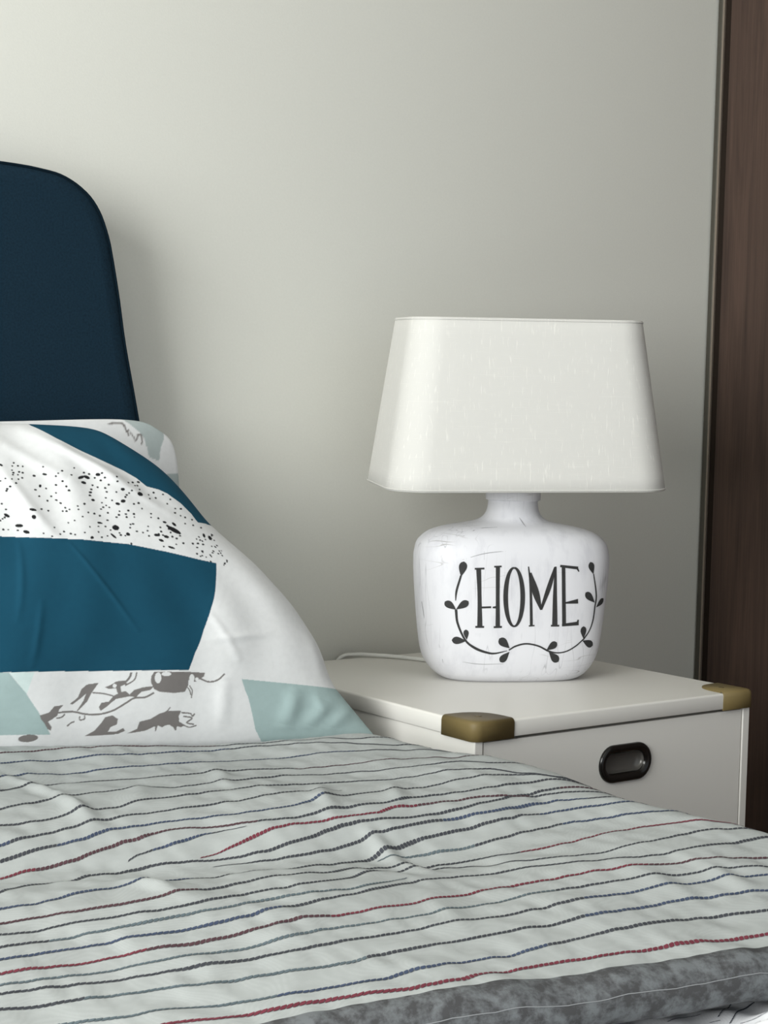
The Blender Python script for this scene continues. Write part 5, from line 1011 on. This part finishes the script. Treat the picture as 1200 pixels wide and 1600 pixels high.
 ('ellipse', 'dot', [(0.7408, 0.7061), (0.0028, -0.0007), (-0.0019, -0.003)]),
 ('ellipse', 'dot', [(0.7316, 0.6992), (0.0026, -0.0007), (-0.0019, -0.0028)]),
 ('ellipse', 'dot', [(0.667, 0.7101), (0.0025, -0.0005), (-0.0015, -0.0025)]),
 ('ellipse', 'dot', [(0.681, 0.7074), (0.003, -0.0006), (-0.0019, -0.003)]),
 ('ellipse', 'dot', [(0.6922, 0.702), (0.0027, -0.0006), (-0.0018, -0.0027)]),
 ('ellipse', 'dot', [(0.7048, 0.6893), (0.0027, -0.0007), (-0.0019, -0.0029)]),
 ('ellipse', 'dot', [(0.6482, 0.7288), (0.0023, -0.0006), (-0.0013, -0.0024)]),
 ('ellipse', 'dot', [(0.6462, 0.7185), (0.0022, -0.0006), (-0.0012, -0.0023)]),
 ('ellipse', 'dot', [(0.6177, 0.7238), (0.0022, -0.0007), (-0.0012, -0.0025)]),
 ('ellipse', 'dot', [(0.6254, 0.7185), (0.002, -0.0006), (-0.0011, -0.0022)]),
 ('ellipse', 'dot', [(0.6086, 0.7136), (0.0022, -0.0007), (-0.0012, -0.0024)]),
 ('ellipse', 'dot', [(0.617, 0.7135), (0.0026, -0.0008), (-0.0015, -0.0029)]),
 ('ellipse', 'dot', [(0.6476, 0.697), (0.0023, -0.0006), (-0.0014, -0.0024)]),
 ('ellipse', 'dot', [(0.6238, 0.685), (0.0018, -0.0006), (-0.0012, -0.0021)]),
 ('ellipse', 'dot', [(0.6071, 0.6784), (0.0018, -0.0006), (-0.0012, -0.0021)]),
 ('ellipse', 'dot', [(0.5702, 0.6641), (0.002, -0.0006), (-0.0012, -0.0023)]),
 ('ellipse', 'dot', [(0.5868, 0.6516), (0.0024, -0.0007), (-0.0015, -0.0028)]),
 ('ellipse', 'dot', [(0.5752, 0.6438), (0.0021, -0.0006), (-0.0013, -0.0024)]),
 ('ellipse', 'dot', [(0.5552, 0.6369), (0.002, -0.0006), (-0.0011, -0.0023)]),
 ('ellipse', 'dot', [(0.5398, 0.6457), (0.0019, -0.0006), (-0.001, -0.0021)]),
 ('ellipse', 'dot', [(0.599, 0.6455), (0.0025, -0.0008), (-0.0016, -0.0029)]),
 ('ellipse', 'dot', [(0.6069, 0.6425), (0.0021, -0.0007), (-0.0014, -0.0024)]),
 ('ellipse', 'dot', [(0.631, 0.6493), (0.002, -0.0006), (-0.0013, -0.0023)]),
 ('ellipse', 'dot', [(0.6507, 0.6667), (0.002, -0.0005), (-0.0014, -0.0022)]),
 ('ellipse', 'dot', [(0.6722, 0.6688), (0.0021, -0.0005), (-0.0015, -0.0022)]),
 ('ellipse', 'dot', [(0.6642, 0.6522), (0.0021, -0.0005), (-0.0015, -0.0023)]),
 ('ellipse', 'dot', [(0.6641, 0.6365), (0.0025, -0.0006), (-0.0017, -0.0027)]),
 ('ellipse', 'dot', [(0.6795, 0.6413), (0.002, -0.0005), (-0.0015, -0.0022)]),
 ('ellipse', 'dot', [(0.6961, 0.6592), (0.0019, -0.0005), (-0.0015, -0.0022)]),
 ('ellipse', 'dot', [(0.6895, 0.6697), (0.0024, -0.0006), (-0.0018, -0.0026)]),
 ('ellipse', 'dot', [(0.7124, 0.6515), (0.002, -0.0006), (-0.0016, -0.0023)]),
 ('ellipse', 'dot', [(0.7119, 0.6449), (0.0026, -0.0007), (-0.0021, -0.003)]),
 ('ellipse', 'dot', [(0.7216, 0.6435), (0.0019, -0.0006), (-0.0016, -0.0022)]),
 ('ellipse', 'dot', [(0.7218, 0.6194), (0.0022, -0.0006), (-0.0017, -0.0026)]),
 ('ellipse', 'dot', [(0.756, 0.6573), (0.0025, -0.0007), (-0.0021, -0.0028)]),
 ('ellipse', 'dot', [(0.7535, 0.6782), (0.0022, -0.0006), (-0.0018, -0.0025)]),
 ('ellipse', 'dot', [(0.7603, 0.6794), (0.0027, -0.0007), (-0.0022, -0.003)]),
 ('ellipse', 'dot', [(0.7466, 0.6678), (0.0023, -0.0006), (-0.0019, -0.0025)]),
 ('ellipse', 'dot', [(0.7684, 0.6541), (0.0021, -0.0006), (-0.0018, -0.0023)]),
 ('ellipse', 'dot', [(0.7827, 0.6596), (0.0022, -0.0006), (-0.002, -0.0025)]),
 ('ellipse', 'dot', [(0.7923, 0.6727), (0.0019, -0.0005), (-0.0017, -0.0022)]),
 ('ellipse', 'dot', [(0.7761, 0.644), (0.0022, -0.0006), (-0.0019, -0.0025)]),
 ('ellipse', 'dot', [(0.9068, 0.7346), (0.0027, -0.0004), (-0.0022, -0.0025)]),
 ('ellipse', 'dot', [(0.9236, 0.735), (0.0035, -0.0005), (-0.0029, -0.0032)]),
 ('ellipse', 'dot', [(0.8961, 0.7205), (0.0031, -0.0006), (-0.0027, -0.0031)]),
 ('ellipse', 'dot', [(0.9157, 0.7079), (0.0029, -0.0004), (-0.0027, -0.0028)]),
 ('ellipse', 'dot', [(0.906, 0.7123), (0.0024, -0.0004), (-0.0022, -0.0023)]),
 ('ellipse', 'dot', [(0.9315, 0.7025), (0.0028, -0.0003), (-0.0028, -0.0027)]),
 ('ellipse', 'dot', [(0.9183, 0.6839), (0.0026, -0.0004), (-0.0028, -0.0026)]),
 ('ellipse', 'dot', [(0.8991, 0.6876), (0.0024, -0.0004), (-0.0025, -0.0025)]),
 ('ellipse', 'dot', [(0.9359, 0.6783), (0.0028, -0.0003), (-0.0031, -0.0027)]),
 ('ellipse', 'dot', [(0.8437, 0.6243), (0.0026, -0.0006), (-0.0026, -0.003)]),
 ('ellipse', 'dot', [(0.8236, 0.6198), (0.002, -0.0005), (-0.0019, -0.0023)]),
 ('ellipse', 'dot', [(0.7908, 0.6127), (0.0018, -0.0005), (-0.0016, -0.0022)]),
 ('ellipse', 'dot', [(0.8374, 0.6384), (0.0027, -0.0007), (-0.0026, -0.003)]),
 ('ellipse', 'dot', [(0.8522, 0.6469), (0.0024, -0.0006), (-0.0025, -0.0027)]),
 ('ellipse', 'dot', [(0.8667, 0.6244), (0.0027, -0.0007), (-0.0028, -0.0031)]),
 ('ellipse', 'dot', [(0.8943, 0.6365), (0.0023, -0.0005), (-0.0026, -0.0026)]),
 ('ellipse', 'dot', [(0.8799, 0.6252), (0.0027, -0.0006), (-0.0029, -0.0031)]),
 ('ellipse', 'dot', [(0.8683, 0.6126), (0.0024, -0.0006), (-0.0025, -0.0028)]),
 ('ellipse', 'dot', [(0.8911, 0.6232), (0.0026, -0.0006), (-0.0028, -0.003)]),
 ('ellipse', 'dot', [(0.8725, 0.6015), (0.0025, -0.0006), (-0.0025, -0.0029)]),
 ('ellipse', 'dot', [(0.8545, 0.5929), (0.0023, -0.0006), (-0.0021, -0.0026)]),
 ('ellipse', 'dot', [(0.8576, 0.5853), (0.0019, -0.0005), (-0.0018, -0.0023)]),
 ('ellipse', 'dot', [(0.8634, 0.5881), (0.002, -0.0005), (-0.0019, -0.0024)]),
 ('ellipse', 'dot', [(0.8305, 0.6432), (0.0026, -0.0007), (-0.0026, -0.003)]),
 ('ellipse', 'dot', [(0.8395, 0.6669), (0.0028, -0.0006), (-0.0028, -0.003)]),
 ('ellipse', 'dot', [(0.8431, 0.6774), (0.0029, -0.0006), (-0.0028, -0.0031)]),
 ('ellipse', 'dot', [(0.8359, 0.6563), (0.0022, -0.0005), (-0.0022, -0.0025)]),
 ('ellipse', 'dot', [(0.8212, 0.6711), (0.0025, -0.0006), (-0.0024, -0.0028)]),
 ('ellipse', 'dot', [(0.8141, 0.658), (0.0025, -0.0007), (-0.0024, -0.0029)]),
 ('ellipse', 'dot', [(0.8111, 0.6476), (0.0024, -0.0006), (-0.0022, -0.0027)]),
 ('ellipse', 'dot', [(0.8025, 0.6499), (0.0025, -0.0007), (-0.0023, -0.0029)]),
 ('ellipse', 'dot', [(0.4728, 0.7335), (0.0024, -0.0007), (-0.0009, -0.0025)]),
 ('ellipse', 'dot', [(0.4789, 0.7169), (0.0025, -0.0007), (-0.0009, -0.0026)]),
 ('ellipse', 'dot', [(0.4595, 0.6844), (0.0024, -0.0007), (-0.001, -0.0026)]),
 ('ellipse', 'dot', [(0.4655, 0.6895), (0.0021, -0.0006), (-0.0008, -0.0023)]),
 ('ellipse', 'dot', [(0.4712, 0.6934), (0.0026, -0.0008), (-0.0011, -0.0028)]),
 ('ellipse', 'dot', [(0.46, 0.658), (0.0026, -0.0008), (-0.0011, -0.0028)]),
 ('ellipse', 'dot', [(0.4701, 0.658), (0.0019, -0.0006), (-0.0008, -0.0021)]),
 ('ellipse', 'dot', [(0.4897, 0.6552), (0.0025, -0.0008), (-0.0011, -0.0028)]),
 ('ellipse', 'dot', [(0.5601, 0.7186), (0.0029, -0.0007), (-0.0015, -0.003)]),
 ('ellipse', 'dot', [(0.5753, 0.7146), (0.0026, -0.0006), (-0.0014, -0.0027)]),
 ('ellipse', 'dot', [(0.9423, 0.6537), (0.0009, -0.0011), (-0.0037, -0.0025)]),
 ('ellipse', 'dot', [(0.8698, 0.5839), (0.0009, -0.0011), (-0.002, -0.0019)]),
 ('ellipse', 'dot', [(0.9073, 0.5959), (0.0013, -0.0017), (-0.002, -0.0018)]),
 ('ellipse', 'dot', [(0.9467, 0.6585), (0.0009, -0.001), (-0.0038, -0.0025)]),
 ('ellipse', 'dot', [(0.9321, 0.6451), (0.0013, -0.0015), (-0.0033, -0.0024)]),
 ('ellipse', 'dot', [(0.9149, 0.5983), (0.0009, -0.0012), (-0.0025, -0.0021)]),
 ('ellipse', 'dot', [(0.9255, 0.622), (0.0012, -0.0015), (-0.0027, -0.002)]),
 ('ellipse', 'dot', [(0.8718, 0.5984), (0.0008, -0.001), (-0.0021, -0.0019)]),
 ('ellipse', 'dot', [(0.9167, 0.6048), (0.0011, -0.0014), (-0.0021, -0.0017)]),
 ('ellipse', 'dot', [(0.9168, 0.618), (0.001, -0.0014), (-0.0022, -0.0017)]),
 ('ellipse', 'dot', [(0.9035, 0.5678), (0.0009, -0.0011), (-0.002, -0.0019)]),
 ('ellipse', 'dot', [(0.9171, 0.6161), (0.0009, -0.0012), (-0.0023, -0.0018)]),
 ('ellipse', 'dot', [(0.9224, 0.6054), (0.0008, -0.0011), (-0.0022, -0.0017)]),
 ('ellipse', 'dot', [(0.9127, 0.5908), (0.0011, -0.0014), (-0.0022, -0.0019)]),
 ('ellipse', 'dot', [(0.9005, 0.5656), (0.0009, -0.0011), (-0.0021, -0.0021)]),
 ('ellipse', 'dot', [(0.8981, 0.634), (0.0012, -0.0016), (-0.0024, -0.0019)]),
 ('ellipse', 'dot', [(0.8722, 0.5705), (0.0014, -0.0016), (-0.0017, -0.0017)]),
 ('ellipse', 'dot', [(0.9111, 0.6398), (0.001, -0.0012), (-0.0027, -0.002)]),
 ('ellipse', 'dot', [(0.8964, 0.5607), (0.0008, -0.001), (-0.0017, -0.0017)]),
 ('ellipse', 'dot', [(0.8946, 0.5977), (0.0012, -0.0015), (-0.0022, -0.0019)]),
 ('ellipse', 'dot', [(0.9002, 0.6466), (0.0012, -0.0016), (-0.0024, -0.0019)]),
 ('ellipse', 'dot', [(0.9132, 0.5757), (0.0011, -0.0015), (-0.0022, -0.002)]),
 ('ellipse', 'dot', [(0.8839, 0.5905), (0.0013, -0.0017), (-0.002, -0.0019)]),
 ('ellipse', 'dot', [(0.9008, 0.5646), (0.0012, -0.0015), (-0.0019, -0.0018)]),
 ('ellipse', 'dot', [(0.9282, 0.6421), (0.001, -0.0012), (-0.003, -0.0022)]),
 ('ellipse', 'dot', [(0.8886, 0.6399), (0.0008, -0.0011), (-0.0027, -0.0021)]),
 ('ellipse', 'dot', [(0.9344, 0.6389), (0.001, -0.0012), (-0.0031, -0.0022)]),
 ('ellipse', 'dot', [(0.9091, 0.6187), (0.0008, -0.0011), (-0.0024, -0.0019)]),
 ('ellipse', 'dot', [(0.8833, 0.5858), (0.001, -0.0012), (-0.0017, -0.0016)]),
 ('ellipse', 'dot', [(0.9475, 0.6569), (0.0014, -0.0015), (-0.0037, -0.0024)]),
 ('ellipse', 'dot', [(0.9105, 0.5713), (0.0009, -0.0011), (-0.0021, -0.0019)]),
 ('ellipse', 'dot', [(0.9009, 0.6032), (0.0013, -0.0017), (-0.0024, -0.0021)]),
]
PRINT_REAR = [
 ('poly', 'mintgrey', [(0.8783, 1.0056), (0.9412, 1.0237), (0.9818, 1.0321), (1.0223, 1.0291), (0.9837, 0.9579), (0.9576, 0.9009), (0.951, 0.8649), (0.928, 0.8766), (0.9217, 0.9373), (0.9146, 0.9571), (0.8957, 0.9852)]),
 ('poly', 'white', [(0.9884, 0.968), (0.9929, 0.9182), (0.9988, 0.8249), (0.9965, 0.8218), (0.9669, 0.8238), (0.951, 0.8649), (0.96, 0.9096)]),
 ('poly', 'mintgrey', [(0.9669, 0.8238), (0.9981, 0.8217), (1.0121, 0.7673), (1.0301, 0.6996), (0.9864, 0.756)]),
 ('poly', 'draw', [(0.8446, 0.9813), (0.8479, 0.982), (0.8514, 0.9828), (0.8548, 0.9835), (0.8581, 0.9841), (0.8614, 0.9845), (0.8649, 0.9847), (0.8685, 0.9849), (0.8719, 0.9848), (0.8748, 0.9843), (0.8768, 0.9831), (0.878, 0.9812), (0.8788, 0.9783), (0.8794, 0.9747), (0.88, 0.9705), (0.8807, 0.9662), (0.8816, 0.9621), (0.8825, 0.9577), (0.8834, 0.9532), (0.8844, 0.9487), (0.8853, 0.9442), (0.8895, 0.9469), (0.8886, 0.9513), (0.8877, 0.9559), (0.8868, 0.9604), (0.8859, 0.9649), (0.8851, 0.9691), (0.8844, 0.9732), (0.8839, 0.9774), (0.8833, 0.9816), (0.8822, 0.9855), (0.8803, 0.9886), (0.8773, 0.9904), (0.8738, 0.9911), (0.87, 0.9911), (0.8662, 0.9908), (0.8625, 0.9906), (0.859, 0.9902), (0.8554, 0.9895), (0.8519, 0.9887), (0.8484, 0.9879), (0.845, 0.9872)]),
 ('poly', 'draw', [(0.8867, 0.9667), (0.8881, 0.9628), (0.8894, 0.9589), (0.8908, 0.955), (0.8922, 0.9512), (0.8936, 0.9473), (0.8949, 0.9435), (0.8962, 0.9396), (0.8974, 0.9358), (0.8987, 0.9319), (0.9001, 0.9281), (0.9023, 0.9298), (0.901, 0.9336), (0.8997, 0.9375), (0.8984, 0.9414), (0.8971, 0.9453), (0.8958, 0.9492), (0.8945, 0.9531), (0.8931, 0.957), (0.8917, 0.9609), (0.8903, 0.9648), (0.889, 0.9687)]),
 ('poly', 'draw', [(0.9076, 0.9519), (0.9062, 0.948), (0.9048, 0.944), (0.9034, 0.9401), (0.9022, 0.9367), (0.9011, 0.934), (0.9002, 0.9323), (0.8995, 0.9311), (0.8987, 0.9302), (0.8977, 0.9292), (0.8968, 0.9279), (0.899, 0.9246), (0.8999, 0.9257), (0.9008, 0.9266), (0.9018, 0.9279), (0.903, 0.9296), (0.9042, 0.932), (0.9054, 0.9351), (0.9067, 0.9387), (0.9081, 0.9426), (0.9095, 0.9467), (0.911, 0.9505)]),
 ('poly', 'draw', [(0.9139, 0.9522), (0.9139, 0.9491), (0.914, 0.9461), (0.9141, 0.9431), (0.9141, 0.9401), (0.9139, 0.9369), (0.9136, 0.9335), (0.9131, 0.9297), (0.9126, 0.9257), (0.9121, 0.9218), (0.9116, 0.9178), (0.9153, 0.9177), (0.9157, 0.9216), (0.9163, 0.9256), (0.9169, 0.9297), (0.9174, 0.9336), (0.9177, 0.9375), (0.9179, 0.941), (0.9179, 0.9443), (0.9179, 0.9474), (0.9178, 0.9504), (0.9178, 0.9535)]),
 ('poly', 'draw', [(0.9067, 0.9492), (0.9178, 0.9472), (0.9189, 0.9512), (0.9078, 0.9531)]),
]
FOLDS = [
 ((0.5213, 0.9263), (0.6616, 0.8086), 0.0035, 0.022),
 ((0.615, 0.9696), (0.8309, 0.798), 0.004, 0.02),
 ((0.6935, 0.9112), (0.8766, 0.7217), 0.003, 0.018),
 ((0.4941, 0.8436), (0.566, 0.6335), 0.0025, 0.016),
 ((0.4823, 0.6156), (0.4528, 0.3984), 0.0012, 0.007),
 ((0.4962, 0.4499), (0.4747, 0.2726), 0.0013, 0.007),
 ((0.5862, 0.6147), (0.6564, 0.3638), 0.0012, 0.006),
 ((0.8564, 0.0702), (0.9089, 0.1771), 0.005, 0.014),
 ((0.8927, 0.0686), (0.9606, 0.1465), 0.005, 0.013),
 ((0.9278, 0.0612), (1.0049, 0.137), 0.0055, 0.013),
 ((0.9469, 0.1666), (0.9308, 0.1171), 0.003, 0.01),
 ((0.7558, 0.0758), (0.7921, 0.2187), 0.002, 0.012),
 ((0.8906, 0.3518), (0.7825, 0.3329), 0.0015, 0.012),
 ((0.9763, 0.2164), (0.9813, 0.3546), 0.003, 0.014),
 ((0.8015, 0.4091), (0.821, 0.2748), 0.0015, 0.009),
]

def sag1(s, t, pf):
    d = 0
    for a, b, h, wd_ in FOLDS:
        dd, tt = seg_d(s, t, a, b); d = d + h * np.exp(-(dd / wd_) ** 2) * (np.sin(np.pi * np.clip(tt, .05, .95)) ** .5)
    return d * np.clip(pf * 2, 0, 1)
_et = np.linspace(0, 1, 401); _ev = np.interp(_et, [0, .2, .32, .45, .58, .7, .85, 1], [0, -.006, .014, .020, .013, -.006, -.004, 0]) / .58
_ev = np.convolve(np.pad(_ev, 25, 'edge'), np.hanning(51) / np.hanning(51).sum(), 'valid')
def edge1(t): return np.interp(t, _et, _ev)
shp = [(k, PCOL[c], p) for k, c, p in PRINT]
p1 = make_pillow('pillow', (-.83, .30, -.05), (-.035, .125, -.045), (-.66, .325, .332), (-.285, .285, .327), .085, .03, 760, 560, shp, PWHITE, 31, (.03, .0, .03, .0), .5, sag1, (.25, .38), .09, edge1)
tag(p1, 'white pillow with teal blocks and black speckles leaning in front', 'pillow', 'pillows at the head of the bed')
shp = [(k, PCOL[c], p) for k, c, p in PRINT_REAR]
p2 = make_pillow('pillow', (-.84, .355, -.06), (-.140, .355, -.06), (-.82, .368, .330), (-.183, .366, .343), .026, .018, 300, 200, shp, PWHITE, 41, (.03, .02, .03, .02), .5, None, None, .05)
tag(p2, 'rear pillow whose grey-and-white corner peeks out behind the teal-printed pillow', 'pillow', 'pillows at the head of the bed')
